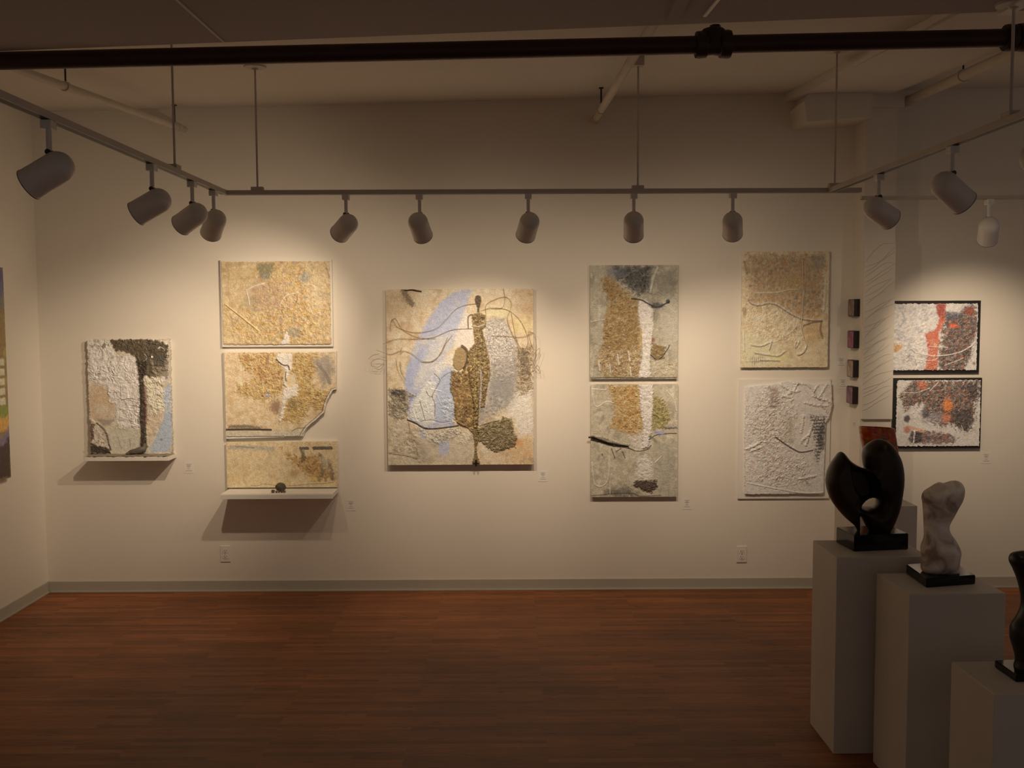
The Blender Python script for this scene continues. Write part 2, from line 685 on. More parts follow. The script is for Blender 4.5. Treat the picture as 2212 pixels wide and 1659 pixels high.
# ------------------------------------------------------------------ carved forms
def nets(Fd, o, s):
    ins = Fd < 0
    nx, ny, nz = Fd.shape
    cs = [(a, b, c) for a in (0, 1) for b in (0, 1) for c in (0, 1)]
    sl = lambda A, c: A[c[0]:nx - 1 + c[0], c[1]:ny - 1 + c[1], c[2]:nz - 1 + c[2]]
    acc = np.zeros((nx - 1, ny - 1, nz - 1, 3))
    num = np.zeros((nx - 1, ny - 1, nz - 1))
    gi = np.stack(np.meshgrid(np.arange(nx - 1), np.arange(ny - 1), np.arange(nz - 1), indexing='ij'), -1).astype(float)
    for a in cs:
        for ax in range(3):
            if a[ax] == 0:
                b = list(a)
                b[ax] = 1
                fa, fb_ = sl(Fd, a), sl(Fd, b)
                m = (fa < 0) != (fb_ < 0)
                t = np.where(m, fa / np.where(fa - fb_ == 0, 1, fa - fb_), 0)
                p = gi + np.array(a)
                p[..., ax] += t
                acc += p * m[..., None]
                num += m
    act = num > 0
    idx = np.full(act.shape, -1)
    idx[act] = np.arange(act.sum())
    V = acc[act] / num[act][:, None] * np.array(s) + np.array(o)
    faces = []
    for ax in range(3):
        a1, a2 = [(1, 2), (2, 0), (0, 1)][ax]
        A = np.moveaxis(ins, (ax, a1, a2), (0, 1, 2))
        I = np.moveaxis(idx, (ax, a1, a2), (0, 1, 2))
        m = A[:-1, 1:-1, 1:-1] != A[1:, 1:-1, 1:-1]
        i, j, k = np.nonzero(m)
        q = np.stack([I[i, j, k], I[i, j + 1, k], I[i, j + 1, k + 1], I[i, j, k + 1]], -1)
        fl = ~A[:-1, 1:-1, 1:-1][m]
        q[fl] = q[fl][:, ::-1]
        faces.append(q)
    return V, np.concatenate(faces)


def carve(name, outline, holes, y, T, R, m, parent, origin, step=0.004, bulge=None, twist=None, smoothn=2, post=None):
    """form with the given front outline (photo px at depth y), rounded front to back; T half depth, R edge rounding"""
    def tow(p):
        w = aty(p[0], p[1], y)
        return (w.x - origin.x, w.z - origin.z)
    op = [tow(p) for p in outline]
    P = [tuple(v)[:2] for v in catmull([(a, b, 0) for a, b in op], 5, True)]
    xs, zs = [p[0] for p in P], [p[1] for p in P]
    gx = np.arange(min(xs) - 3 * step, max(xs) + 3 * step, step)
    gz = np.arange(min(zs) - 3 * step, max(zs) + 3 * step, step)
    X, Z = np.meshgrid(gx, gz, indexing='ij')
    sd = poly_sd(X, Z, P)
    for h in holes:
        hp = [tuple(v)[:2] for v in catmull([(a, b, 0) for a, b in map(tow, h)], 5, True)]
        sd = np.minimum(sd, -poly_sd(X, Z, hp))
    if bulge is not None:
        Tm, Rm, Yc = bulge(X, Z, sd, tow)
    else:
        Tm, Rm, Yc = np.full(X.shape, T), np.full(X.shape, R), np.zeros(X.shape)
    tm = float(np.max(Tm)) + float(np.max(np.abs(Yc)))
    gy = np.arange(-tm - 3 * step, tm + 3 * step, step)
    e = 1 - np.minimum(sd / Rm, 1)
    Fd = ((gy[None, :, None] - Yc[:, None, :]) / Tm[:, None, :]) ** 2 + (np.sign(e) * e * e)[:, None, :] - 1
    if post is not None:
        Fd = post(Fd, X, gy, Z, tow)
    V, Q = nets(Fd, (gx[0], gy[0], gz[0]), (step, step, step))
    me = bpy.data.meshes.new(name)
    me.from_pydata(V.tolist(), [], Q.tolist())
    me.update()
    o = link(name, me, m, parent, smooth=True)
    md = o.modifiers.new('soften', 'SMOOTH')
    md.factor = 0.5
    md.iterations = smoothn * 3
    return o

# ================================================================== SETTING
XR = 6.2
struct('floor', (XL - 0.1, -1.5, -0.1), (XR, D + 0.1, 0.0), M_floor)
struct('wall_back', (XL - 0.1, D, 0.0), (XR, D + 0.12, 3.9), M_wall)
struct('wall_left', (XL - 0.12, -1.5, 0.0), (XL, D, 3.9), M_wall)
cm = MB()
rowv = []
for yy in (-1.5, CFLAT, D):
    for dz in (0, .12):
        rowv += [(XL, yy, ceil_z(XL, yy) + dz), (XR, yy, ceil_z(XR, yy) + dz)]
cm.add(rowv, [(0, 4, 5, 1), (4, 8, 9, 5), (2, 3, 7, 6), (6, 7, 11, 10), (0, 1, 3, 2), (8, 10, 11, 9), (0, 2, 6, 4), (4, 6, 10, 8), (1, 5, 7, 3), (5, 9, 11, 7)])
tag(cm.build('ceiling', M_ceil), kind='structure')
# cove base: vinyl strip with a rounded lip and a toe
bz = aty(600, 1253, D).z
for nm, lo, hi in (('baseboard_back', (XL + 0.008, D - 0.008, 0.0), (XR, D, bz)), ('baseboard_left', (XL, -1.5, 0.0), (XL + 0.008, D - 0.001, bz))):
    b = MB().box(lo, hi, bev=0.003)
    if nm == 'baseboard_back':
        b.box((XL + 0.02, D - 0.02, 0.0), (XR, D - 0.008, 0.012), bev=0.003)
    else:
        b.box((XL + 0.008, -1.5, 0.0), (XL + 0.02, D - 0.02, 0.012), bev=0.003)
    tag(b.build(nm, M_base), kind='structure')

# dropped soffit in front of the pipe
ZS = 2.96
e0, e1 = atz(-140, 116, ZS), atz(2350, 18, ZS)
s = MB()
xa, xb = XL, XR
ya = e0.y + (xa - e0.x) * (e1.y - e0.y) / (e1.x - e0.x)
yb = e0.y + (xb - e0.x) * (e1.y - e0.y) / (e1.x - e0.x)
s.add([(xa, 0.6, ZS), (xb, 0.6, ZS), (xb, yb, ZS), (xa, ya, ZS), (xa, 0.6, ceil_z(xa, .6)), (xb, 0.6, ceil_z(xb, .6)), (xb, yb, ceil_z(xb, yb)), (xa, ya, ceil_z(xa, ya))],
      [(0, 3, 2, 1), (4, 5, 6, 7), (0, 1, 5, 4), (1, 2, 6, 5), (2, 3, 7, 6), (3, 0, 4, 7)])
tag(s.build('ceiling_soffit', M_soffit), kind='structure')


def soffit_strip(name, pa, pb, w, h, m):
    a, b = atz(pa[0], pa[1], ZS), atz(pb[0], pb[1], ZS)
    d = (b - a).normalized()
    n = Vector((-d.y, d.x, 0)) * w / 2
    mb = MB()
    t = Vector((0, 0, -h))
    mb.add([a - n, a + n, b + n, b - n, a - n + t, a + n + t, b + n + t, b - n + t],
           [(0, 1, 2, 3), (4, 7, 6, 5), (0, 4, 5, 1), (1, 5, 6, 2), (2, 6, 7, 3), (3, 7, 4, 0)])
    return tag(mb.build(name, m), kind='structure')


soffit_strip('trim_1', (484, 90), (330, -48), 0.010, 0.004, M_base)
soffit_strip('trim_2', (1454, 37), (1490, -40), 0.046, 0.012, M_soffit)
soffit_strip('trim_3', (1522, 33), (1590, -50), 0.012, 0.006, M_plate)
soffit_strip('trim_4', (2168, 24), (2290, -50), 0.05, 0.016, M_plate)

# column with its capital, a shallow ceiling beam, and a haunch on its left
CX = aty(1841, 600, D).x
CY = CX * F / (1862 - 1100.0) + 0.0
CY = min(CY, D - 0.15)
CW = aty(1930, 700, CY).x - CX
struct('column', (CX, CY, 0.0), (CX + CW, D, ceil_z(CX, CY) - 0.002), M_wall)
bzb = aty(1900, 1253, D).z
cb = MB().box((CX - 0.008, CY - 0.008, 0.0), (CX + CW + 0.008, D - 0.021, bzb), bev=0.003)
tag(cb.build('baseboard_column', M_base), kind='structure')
zc0 = aty(1910, 233, CY).z
struct('column_capital', (CX + 0.0, CY - 0.03, zc0), (CX + CW + 0.03, CY, ceil_z(CX, CY - .03) - 0.002), M_wall)
zh = aty(1790, 264, CY - .1).z
xh = aty(1742, 240, CY - .1).x
hb = MB()
zt = ceil_z(CX, CY - .12) - 0.002
zm = aty(1745, 190, D).z
# haunch: sloped left cheek
hb.add([(xh, CY - .12, zh), (CX, CY - .12, zh + 0.03), (CX, D, zh + 0.03), (xh, D, zh), (xh - 0.02, CY - .12, zh + .13), (xh - 0.02, D, zh + .13),
        (xh + 0.03, CY - .12, zt - .03), (xh + 0.03, D, zt - .03), (CX, CY - .12, zt), (CX, D, zt)],
       [(0, 3, 2, 1), (0, 4, 5, 3), (4, 6, 7, 5), (6, 8, 9, 7), (1, 2, 9, 8), (0, 1, 8, 6, 4), (3, 5, 7, 9, 2)])
tag(hb.build('trim_5', M_wall), kind='structure')
# shallow beam on the ceiling running forward from the column
bb = MB()
p0, p1 = atceil(1748, 190, 0.05), atceil(2070, 25, 0.05)
xw = 0.62
bb.add([(p0.x, D - .001, ceil_z(p0.x) - .055), (p0.x + xw, D - .001, ceil_z(p0.x + xw) - .055), (p1.x + xw, p1.y - .6, ceil_z(p1.x + xw, p1.y - .6) - .055), (p1.x + .03, p1.y - .6, ceil_z(p1.x, p1.y - .6) - .055),
        (p0.x, D - .001, ceil_z(p0.x) - .001), (p0.x + xw, D - .001, ceil_z(p0.x + xw) - .001), (p1.x + xw, p1.y - .6, ceil_z(p1.x + xw, p1.y - .6) - .001), (p1.x + .03, p1.y - .6, ceil_z(p1.x, p1.y - .6) - .001)],
       [(0, 1, 2, 3), (4, 7, 6, 5), (0, 4, 5, 1), (1, 5, 6, 2), (2, 6, 7, 3), (3, 7, 4, 0)])
tag(bb.build('ceiling_beam', M_ceil), kind='structure')
# raised seam strip along that beam
a, b_ = atceil(1818, 150, .055), atceil(1900, 104, .055)
dd = (b_ - a)
sm = MB()
a2 = a - dd * 0.1
b2 = a + dd * 2.6
nn = Vector((-dd.y, dd.x, 0)).normalized() * 0.02
sm.add([a2 - nn, a2 + nn, b2 + nn, b2 - nn] + [p + Vector((0, 0, -.014)) for p in (a2 - nn, a2 + nn, b2 + nn, b2 - nn)],
       [(0, 1, 2, 3), (4, 7, 6, 5), (0, 4, 5, 1), (1, 5, 6, 2), (2, 6, 7, 3), (3, 7, 4, 0)])
tag(sm.build('trim_6', M_ceil), kind='structure')

# ================================================================== PIPES
# dark drain pipe under the ceiling
PR = 0.0355
pa, pb = atceil(-60, 133, 0.20), atceil(2290, 79, 0.20)
mid = (pa + pb) / 2
pipe = thing('drain_pipe', mid, 'thick dark red-black cast iron pipe running across the whole room under the ceiling', 'pipe')
pd = (pb - pa).normalized()
MB().tube([pa - mid - pd * 0.9, pb - mid + pd * 0.8], PR, 28).build('pipe_run', M_iron, pipe, smooth=True)


def along(px, py):
    d = ray(px, py)
    # nearest point on the pipe axis
    w0 = EYE - pa
    b = d.dot(pd)
    t = (pd.dot(w0) - b * d.dot(w0)) / (1 - b * b)
    return pa + pd * t - mid


R4 = pd.to_track_quat('Z', 'Y').to_matrix().to_4x4()


def fitting(name, px, py, half, boss=True):
    c = along(px, py)
    M4 = Matrix.Translation(c) @ R4
    mb = MB()
    r = PR
    mb.lathe([(r, -half - .012), (r + .016, -half - .012), (r + .018, -half), (r + .016, -half + .030), (r + .007, -half + .034), (r + .006, 0), (r + .010, half - .034), (r + .018, half - .030), (r + .021, half), (r + .018, half + .012), (r, half + .012)], M4, 28)
    f = mb.build(name, M_iron, pipe, smooth=True)
    if boss:
        b = MB()
        # upright boss with its hexagonal clean-out plug
        b.lathe([(.050, -.01), (.053, .038), (.050, .052), (.042, .060), (.030, .064), (.024, .064)], Matrix.Translation(c), 24)
        b.lathe([(.022, .062), (.022, .076), (.0, .076)], Matrix.Translation(c + Vector((.008, 0, 0))), 6)
        o = b.build('clean_out_boss', M_iron, f, smooth=True)
    return f


fitting('tee_fitting', 1541, 84, 0.058)
fitting('elbow_fitting', 2195, 79, 0.034, False)
el = along(2230, 79)
MB().tube([el + Vector((-.02, 0, 0)), el + Vector((.03, 0, .02)), el + Vector((.06, 0, .07)), el + Vector((.065, 0, .17))], [PR + .012] * 4, 20).build('riser_branch', M_iron, pipe, smooth=True)
# strap hangers that carry the pipe
for px in (-50, 2270):
    c = along(px, 95)
    b = MB()
    b.tube([c + Vector((0, 0, PR)), c + Vector((0, 0, ceil_z((mid + c).x, (mid + c).y) - (mid + c).z))], .006, 8)
    b.build('hanger_rod', M_iron, pipe)


def sprinkler(name, pts, r, label, hang, join=None):
    o = Vector(pts[0])
    t = thing(name, o, label, 'pipe', 'pale sprinkler pipes under the ceiling')
    L = [Vector(p) - o for p in pts]
    MB().tube(L, r, 16).build('pipe_run', M_pipe, t, smooth=True)
    for f in hang:
        c = L[0].lerp(L[-1], f)
        top = ceil_z((o + c).x, (o + c).y) - (o + c).z
        d = (L[-1] - L[0]).normalized()
        Rm = Matrix.Translation(c) @ d.to_track_quat('Z', 'Y').to_matrix().to_4x4()
        cl = MB().lathe([(r, -.014), (r + .006, -.014), (r + .006, .014), (r, .014)], Rm, 20).build('clamp_ring', M_pipe, t, smooth=True)
        MB().tube([c + Vector((0, 0, r)), c + Vector((0, 0, top))], .005, 8).box(c + Vector((-.014, -.014, top - .006)), c + Vector((.014, .014, top))).build('hanger_rod', M_dark, cl)
    # wall sleeve or coupling at the far end
    d = (L[-1] - L[0]).normalized()
    Rm = Matrix.Translation(L[-1] - d * .10) @ d.to_track_quat('Z', 'Y').to_matrix().to_4x4()
    MB().lathe([(r, -.02), (r + .005, -.02), (r + .005, .02), (r, .02)], Rm, 20).build('coupling', M_pipe, t, smooth=True)
    return t


pe = aty(398, 280, D - .004)
sprinkler('sprinkler_pipe', [atceil(-20, 128, 0.085), pe], .020, 'pale pipe slanting to the back wall above the left lighting rail', [0.30, 0.93])
pe2 = aty(1285, 260, D - .004)
ps2 = atceil(1376, 110, 0.105)
sp2 = sprinkler('sprinkler_pipe', [ps2 + (ps2 - pe2) * 0.35, pe2], .023, 'short pale pipe slanting down to the wall above the middle of the back rail', [0.85])
pe3 = aty(1952, 222, D - .004)
sprinkler('sprinkler_pipe', [atceil(2230, 96, 0.10), pe3], .030, 'pale pipe rising to the right from the top of the column', [0.45])

# ================================================================== LIGHTING TRACK
cz = atceil(549, 143)
YT = cz.y                                   # depth of the back rail
tl = aty(485, 424, YT)
trr = aty(1795, 417, YT)
ZT = (tl.z + trr.z) / 2 + 0.004
XTL, XTR = tl.x, trr.x
tw, th = 0.038, 0.024
track = thing('lighting_track', ((XTL + XTR) / 2, YT, ZT), 'pale U-shaped lighting track hung by thin rods in front of the back wall', 'lighting track', 'lighting tracks')
TO = Vector(((XTL + XTR) / 2, YT, ZT))


def channel(a, b, name, parent, O, m=M_track, w=tw, h=th):
    """inverted channel with a dark slot, from a to b (centre line of its underside)"""
    a, b = Vector(a) - O, Vector(b) - O
    d = (b - a)
    L = d.length
    R = Matrix.Translation(a) @ Matrix(((d.x / L, -d.y / L, 0, 0), (d.y / L, d.x / L, 0, 0), (0, 0, 1, 0), (0, 0, 0, 1)))
    mb = MB()
    mb.box((0, -w / 2, .003), (L, w / 2, h), R, 0.001)
    mb.box((0, -w / 2, 0), (L, -w / 2 + .005, .003), R)
    mb.box((0, w / 2 - .005, 0), (L, w / 2, .003), R)
    o = mb.build(name, m, parent)
    MB().box((0.002, -w / 2 + .0052, .0003), (L - .002, w / 2 - .0052, .0029), R).build('power_slot', M_dark, o)
    return o


YN = 1.7
channel((XTL, YT, ZT), (XTR + .16, YT, ZT), 'back_rail', track, TO)
channel((XTL, YN, ZT), (XTL, YT - tw / 2 - .001, ZT), 'left_rail', track, TO)
channel((XTR, YN, ZT), (XTR, YT - tw / 2 - .001, ZT), 'right_rail', track, TO)


def rod(x, y, ztop, parent, O, canopy=True, junction=False):
    b = Vector((x, y, ZT + th)) - O
    top = Vector((x, y, ztop)) - O
    MB().tube([b + Vector((0, 0, .01)), top], .0055, 10).build('suspension_rod', M_track, parent, smooth=True)
    horiz = abs(y - YT) < 0.1
    hx, hy = (.032, .02) if horiz else (.02, .032)
    MB().box(b + Vector((-hx, -hy, .0)), b + Vector((hx, hy, .018)), bev=.002).build('rod_clip', M_track, parent)
    if junction:
        MB().box(top + Vector((-.03, -.03, -.05)), top + Vector((.03, .03, 0)), bev=.004).build('junction_box', M_pipe, parent)
    else:
        MB().lathe([(.0, -.02), (.012, -.02), (.02, -.012), (.058, -.009), (.060, 0), (0, 0)], Matrix.Translation(top), 28).build('ceiling_canopy', M_track, parent, smooth=True)


x549 = aty(554, 300, YT).x
rod(x549, YT, ceil_z(x549, YT), track, TO)
x1376 = aty(1378, 300, YT).x
rod(x1376, YT, ceil_z(x1376, YT), track, TO, junction=True)
pL = atx(378, 378, XTL)
rod(XTL, pL.y, ceil_z(XTL, pL.y), track, TO)
pR = atx(1803, 405, XTR)
rod(XTR, min(pR.y, YT - .06), ceil_z(XTR, min(pR.y, YT - .06)), track, TO)
pR2 = atx(2183, 258, XTR)
rod(XTR, pR2.y, ZS if pR2.y < 3.6 else ceil_z(XTR, pR2.y), track, TO)

# second track beyond the right corner
Y2 = YT + 0.16
t2 = aty(1868, 420, Y2)
O2 = Vector((t2.x, Y2, ZT - .02))
track2 = thing('lighting_track', O2, 'thin pale lighting track crossing behind the column side and on to the right', 'lighting track', 'lighting tracks')
channel((t2.x - .02, Y2, ZT - .02), (5.6, Y2, ZT - .02), 'back_rail', track2, O2, M_pipe, .03, .02)
for xx in (3.6, 5.2):
    b = Vector((xx, Y2, ZT)) - O2
    MB().tube([b, Vector((xx, Y2, ceil_z(xx, Y2))) - O2], .0055, 10).build('suspension_rod', M_track, track2, smooth=True)

# ---- spotlights
CRAD, CLEN, STEM, ADP = 0.0535, 0.115, 0.074, 0.030


def can_parts(parent, m, d):
    d = Vector(d).normalized()
    upv = (Vector((0, 0, 1)) - d * d.z)
    upv = upv.normalized() if upv.length > .05 else Vector((0, -1, 0))
    piv = Vector((0, 0, -ADP - STEM))
    c = piv - upv * (CRAD + .004)
    MB().box((-.018, -.024, -ADP), (.018, .024, -.0005), bev=.003).build('track_adapter', m, parent)
    MB().tube([(0, 0, -ADP + .002), (0, 0, -ADP - STEM + .004)], .0095, 12).build('stem', m, parent, smooth=True)
    kn = MB()
    side = d.cross(upv).normalized()
    kn.tube([piv + side * .014, piv - side * .014], .009, 12)
    kn.build('pivot_knuckle', M_dark, parent, smooth=True)
    Rm = Matrix.Translation(c) @ d.to_track_quat('Z', 'Y').to_matrix().to_4x4()
    prof = []
    for i in range(13):
        a = PI / 2 * i / 12
        prof.append((CRAD * math.sin(a), -CRAD * .97 * math.cos(a)))
    prof += [(CRAD, CLEN * .5), (CRAD + .0005, CLEN - .006), (CRAD + .0015, CLEN - .005), (CRAD + .0015, CLEN), (CRAD - .002, CLEN + .0005)]
    prof += [(CRAD - .004, CLEN - .01), (CRAD - .004, .0), (CRAD * .75, -CRAD * .6), (0, -CRAD * .85)]
    can = MB().lathe(prof, Rm, 36).build('can_housing', m, parent, smooth=True)
    ri = MB().lathe([(CRAD - .0045, CLEN + .0005), (CRAD - .0005, CLEN + .0012), (CRAD + .0018, CLEN + .001), (CRAD + .0018, CLEN - .0015), (CRAD - .0045, CLEN - .004), (CRAD - .0045, CLEN + .0005)], Rm, 36)
    ri.build('black_rim', M_inner, can, smooth=True)
    bl = MB().lathe([(0, CLEN - .034), (.02, CLEN - .035), (.038, CLEN - .040), (.043, CLEN - .048), (.036, CLEN - .075), (.018, CLEN - .115), (0, CLEN - .12)], Rm, 28)
    bl.build('reflector_bulb', M_bulb, can, smooth=True)
    return c, d


LT = 40.0


def spotlight(loc, d, label, m=M_can, on=1.0, angle=66, tilt=.0, spill=.28):
    t = thing('track_spotlight', loc, label, 'spotlight', 'can spotlights on the tracks')
    c, dn = can_parts(t, m, d)
    if on > 0:
        # reflector lamp: a bright core beam and a weak wide spill
        for nm, e, an, dz in (('lamp_light', LT, angle, tilt), ('lamp_spill', LT * spill, 144, .04)):
            if e <= 0:
                continue
            ld = bpy.data.lights.new(nm, 'SPOT')
            ld.energy = e * on
            ld.color = (1.0, 0.785, 0.57)
            ld.spot_size = math.radians(an)
            ld.spot_blend = 1.0
            ld.shadow_soft_size = 0.022
            lo = bpy.data.objects.new(nm, ld)
            COL.objects.link(lo)
            lo.parent = t
            lo.location = c + dn * (CLEN - .026)
            lo.rotation_euler = (dn + Vector((0, 0, -dz))).to_track_quat('-Z', 'Y').to_euler()
    return t


def onleft(px, py):
    p = atx(px, py, XTL)
    return Vector((XTL, p.y, ZT))


def onright(px, py):
    p = atx(px, py, XTR)
    return Vector((XTR, p.y, ZT))


def onback(px):
    return Vector((aty(px, 424, YT).x, YT, ZT))


spotlight(onleft(105, 285), (-.87, .05, -.48), 'large grey can spotlight nearest the camera on the left rail, aimed left', on=.18)
spotlight(onleft(328, 376), (-.87, .10, -.46), 'grey can spotlight second from the camera on the left rail, aimed left', on=.18)
spotlight(onleft(415, 408), (-.80, .42, -.43), 'grey can spotlight third along the left rail, partly covering the one at the corner', on=.18)
spotlight(onleft(461, 424), (-.44, .72, -.54), 'grey can spotlight hanging at the left rear corner of the track, half behind another', on=1.25)
spotlight(onback(747), (-.50, .72, -.37), 'grey can spotlight on the back rail tilted down to the left', on=1.75)
spotlight(onback(906), (.15, .80, -.56), 'grey can spotlight over the left side of the two-figure painting, tilted right', on=.95, tilt=.08)
spotlight(onback(1141), (-.17, .81, -.54), 'grey can spotlight over the right side of the two-figure painting, tilted left', on=1.0, tilt=.10)
spotlight(onback(1369), (.10, .80, -.58), 'grey can spotlight pointing straight down just under a suspension rod', on=.92, tilt=.08)
spotlight(onback(1583), (.20, .83, -.50), 'grey can spotlight at the right end of the back rail, above the plaster reliefs', on=1.12, tilt=.16)
spotlight(onright(1899, 381), (.82, .42, -.43), 'dark grey can spotlight on the right rail just in front of the column, aimed right', on=.3)
spotlight(onright(2058, 322), (.78, .25, -.57), 'large dark grey can spotlight in the middle of the right rail, aimed right', on=.3)
spotlight(onright(2262, 236), (.75, .25, -.60), 'can spotlight at the near end of the right rail, only its edge in view', on=.3)
pw = aty(2137, 430, Y2)
spotlight(Vector((pw.x, Y2, ZT - .02)), (.30, .76, -.58), 'brightly lit can spotlight above the two black-backed paintings on the right', M_can_lit, on=1.5, angle=68, spill=0.07)

# ================================================================== ARTWORKS
GAP = 0.003


def hang(a, label, cat='painting', group=None, name='relief_painting'):
    return thing(name, (a.c.x, D - GAP, a.c.z), label, cat, group)


def stretcher(a, parent, t, m, inset=0.004, lo=None, hi=None):
    """wooden back frame of a panel: four bars"""
    w, h = a.w / 2 - inset, a.h / 2 - inset
    mb = MB()
    b = .03
    mb.box((-w, -t, -h), (w, 0, -h + b)).box((-w, -t, h - b), (w, 0, h)).box((-w, -t, -h + b), (-w + b, 0, h - b)).box((w - b, -t, -h + b), (w, 0, h - b))
    return mb.build('stretcher_frame', m, parent)


# ---- A: leg relief standing on its own shelf
A = Art((85, 120), (955, 107), (135, 1335), (1000, 1322), (170, 710), 4.878, D - .035, 1.25, (178, 158, 122), 0.64, 1)
A.mottle((150, 130, 98), 60, -.1, .6, .6, 1)
A.mottle((200, 180, 145), 40, 0, .6, .6, 2)
m = A.ell(230, 790, 150, 190, (172, 140, 98), .4, .9)
A.ell(250, 850, 60, 60, (205, 180, 140), .6, .5)
m = A.poly([(90, 130), (330, 130), (385, 280), (600, 290), (640, 500), (652, 740), (662, 1050), (560, 1060), (440, 1045), (380, 960), (410, 800), (330, 760), (300, 640), (200, 580), (115, 540)], (212, 198, 168), 14, .9, 26, 30)
A.rough(m, 7.5, 26, 3, 'worm', (235, 225, 200), (120, 102, 75), .75)
m = A.poly([(665, 480), (760, 490), (880, 540), (905, 860), (820, 905), (730, 890), (705, 560)], (196, 172, 132), 14, .9, 22, 22)
A.rough(m, 7, 22, 4, 'worm', (230, 215, 185), (110, 78, 50), .7)
m = A.poly([(730, 900), (900, 870), (880, 980), (800, 1060), (740, 1230), (725, 1060)], (176, 150, 112), 12, .8)
A.rough(m, 3, 22, 14)
A.poly([(330, 1080), (640, 1060), (660, 1230), (560, 1290), (360, 1300)], (168, 155, 124), 25, .85, 30)
A.line([(420, 1140), (440, 1220), (460, 1260)], 10, (125, 110, 85), .7)
A.line([(540, 1160), (555, 1240)], 14, (135, 122, 95), .7)
A.poly([(190, 955), (380, 960), (330, 1020), (260, 1020)], (126, 108, 85), 18, .8)
# dark torn top
m = A.poly([(335, 112), (745, 105), (905, 140), (940, 180), (930, 430), (800, 505), (690, 480), (640, 420), (620, 340), (575, 275), (470, 232), (400, 240), (362, 200)], (68, 54, 33), 10, .95, 22, 26, 3)
A.rough(m, 6, 14, 6, 'worm', (124, 102, 68), (40, 30, 18), .5)
A.poly([(760, 320), (950, 330), (940, 520), (880, 510), (800, 500)], (120, 102, 76), 16, .85, 20)
A.poly([(785, 262), (910, 262), (905, 395), (800, 390)], (72, 64, 50), 6, .8, 8)
A.line([(838, 205), (868, 188), (905, 222)], 13, (172, 158, 128), .8, 2)
A.ell(775, 292, 10, 12, (235, 230, 210), .3)
A.poly([(880, 120), (955, 112), (960, 160), (930, 170)], (186, 168, 135), 10, .8, 14)
A.line([(600, 300), (650, 420), (740, 440)], 6, (190, 175, 145), .6, 2)
A.line([(690, 260), (720, 310), (640, 370)], 5, (190, 175, 145), .6, 2)
# leg
m = A.poly([(620, 335), (725, 335), (735, 420), (690, 520), (705, 620), (722, 800), (722, 1060), (735, 1240), (660, 1240), (670, 1080), (655, 900), (655, 740), (645, 560), (640, 450)], (48, 35, 23), 8, .96, 10, 18, 9)
A.rough(m, 5, 14, 8, 'worm', (140, 120, 88), (26, 18, 11), .35)
m = A.poly([(690, 560), (735, 700), (730, 1000), (705, 1000), (700, 760)], (98, 52, 40), 10, .6, 14)
A.line([(655, 560), (658, 900), (672, 1080)], 9, (38, 40, 24), .8)
# blue corner
m = A.poly([(965, 560), (905, 640), (892, 760), (922, 850), (880, 1000), (805, 1180), (742, 1285), (780, 1300), (950, 1290), (985, 1200), (990, 900)], (152, 158, 188), 9, .95, 12)
A.mottle((165, 165, 175), 20, .1, .5, .5, 5, m)
m = A.poly([(890, 640), (990, 640), (1000, 900), (920, 860)], None, 10, 1, 18)
A.flecks(m, (215, 195, 160), 9, .1, .9, 4)
A.H += 3 * m * A.wm(14, 4)
A.line([(985, 900), (1005, 1100), (1000, 1300)], 26, (120, 112, 92), .6)
A.ell(875, 1165, 14, 14, (95, 90, 95), .6, .7)
# plaster square and light blot
A.poly([(442, 600), (512, 588), (532, 738), (450, 748)], (226, 205, 178), 6, .8, 3, 20, 3)
A.line([(450, 748), (560, 735), (650, 755)], 7, (95, 78, 56), .8, -2)
A.ell(886, 526, 24, 28, (218, 205, 175), .3, .9, .3, 15, 4)
# lower left corner: broken triangle
m = A.poly([(130, 950), (200, 992), (292, 1085), (325, 1220), (350, 1310), (135, 1320)], (172, 152, 120), 6, .95, 5, 20, 3)
A.rough(m, 5, 16, 12, 'worm', (205, 185, 150), (95, 75, 50), .7)
A.poly([(130, 960), (172, 1010), (165, 1160), (130, 1200)], (82, 48, 34), 8, .85, 12)
m = A.poly([(130, 1200), (250, 1238), (335, 1270), (355, 1312), (135, 1325)], (52, 40, 27), 8, .95, 14)
A.rough(m, 5, 16, 13)
A.line([(196, 998), (285, 1082), (325, 1220), (345, 1280)], 15, (48, 36, 24), .9, -1)
A.ell(270, 180, 20, 30, (95, 80, 58), .4, .8, .5)
A.line([(60, 1332), (300, 1345), (600, 1330), (960, 1325)], 10, (190, 170, 135), .6)
ta = hang(A, 'rough plaster relief of a dark leg standing on its own narrow shelf', 'painting')
A.build('painted_relief', ta, -.018, .017, side=(150, 135, 105), deckle=.010)
stretcher(A, ta, .017, M_white)
ysh = D - .16
sl, sr_ = aty(182, 985, ysh), aty(364, 985, ysh)
stop_, sbot = aty(270, 985.5, ysh).z, aty(270, 996, ysh).z
ox, oz = A.c.x, A.c.z
MB().box((sl.x - ox, -.157, sbot - oz), (sr_.x - ox, 0, stop_ - oz - .004), bev=.002).build('shelf', M_white, ta)
# crusted plaster on the shelf top
gx, gy = 44, 14
vs, fs = [], []
for j in range(gy + 1):
    for i in range(gx + 1):
        x = sl.x - ox + .002 + (sr_.x - sl.x - .004) * i / gx
        y = -.158 + .14 * j / gy + (0.006 * math.sin(i * 1.9) + .004 * math.sin(i * .7 + 1) if j == 0 else 0)
        z = stop_ - oz - .0035 + (.003 + .0025 * math.sin(i * 1.3 + j * 2.1) * math.sin(j * .9 + i * .4) if 0 < i < gx else 0)
        vs.append((x, y, z))
for j in range(gy):
    for i in range(gx):
        a = j * (gx + 1) + i
        fs.append((a, a + 1, a + gx + 2, a + gx + 1))
MB().add(vs, fs).build('plaster_crust', mat('grey_plaster_crust', (.30, .25, .18), .8, .3, 30, .3, 60), ta, smooth=True)
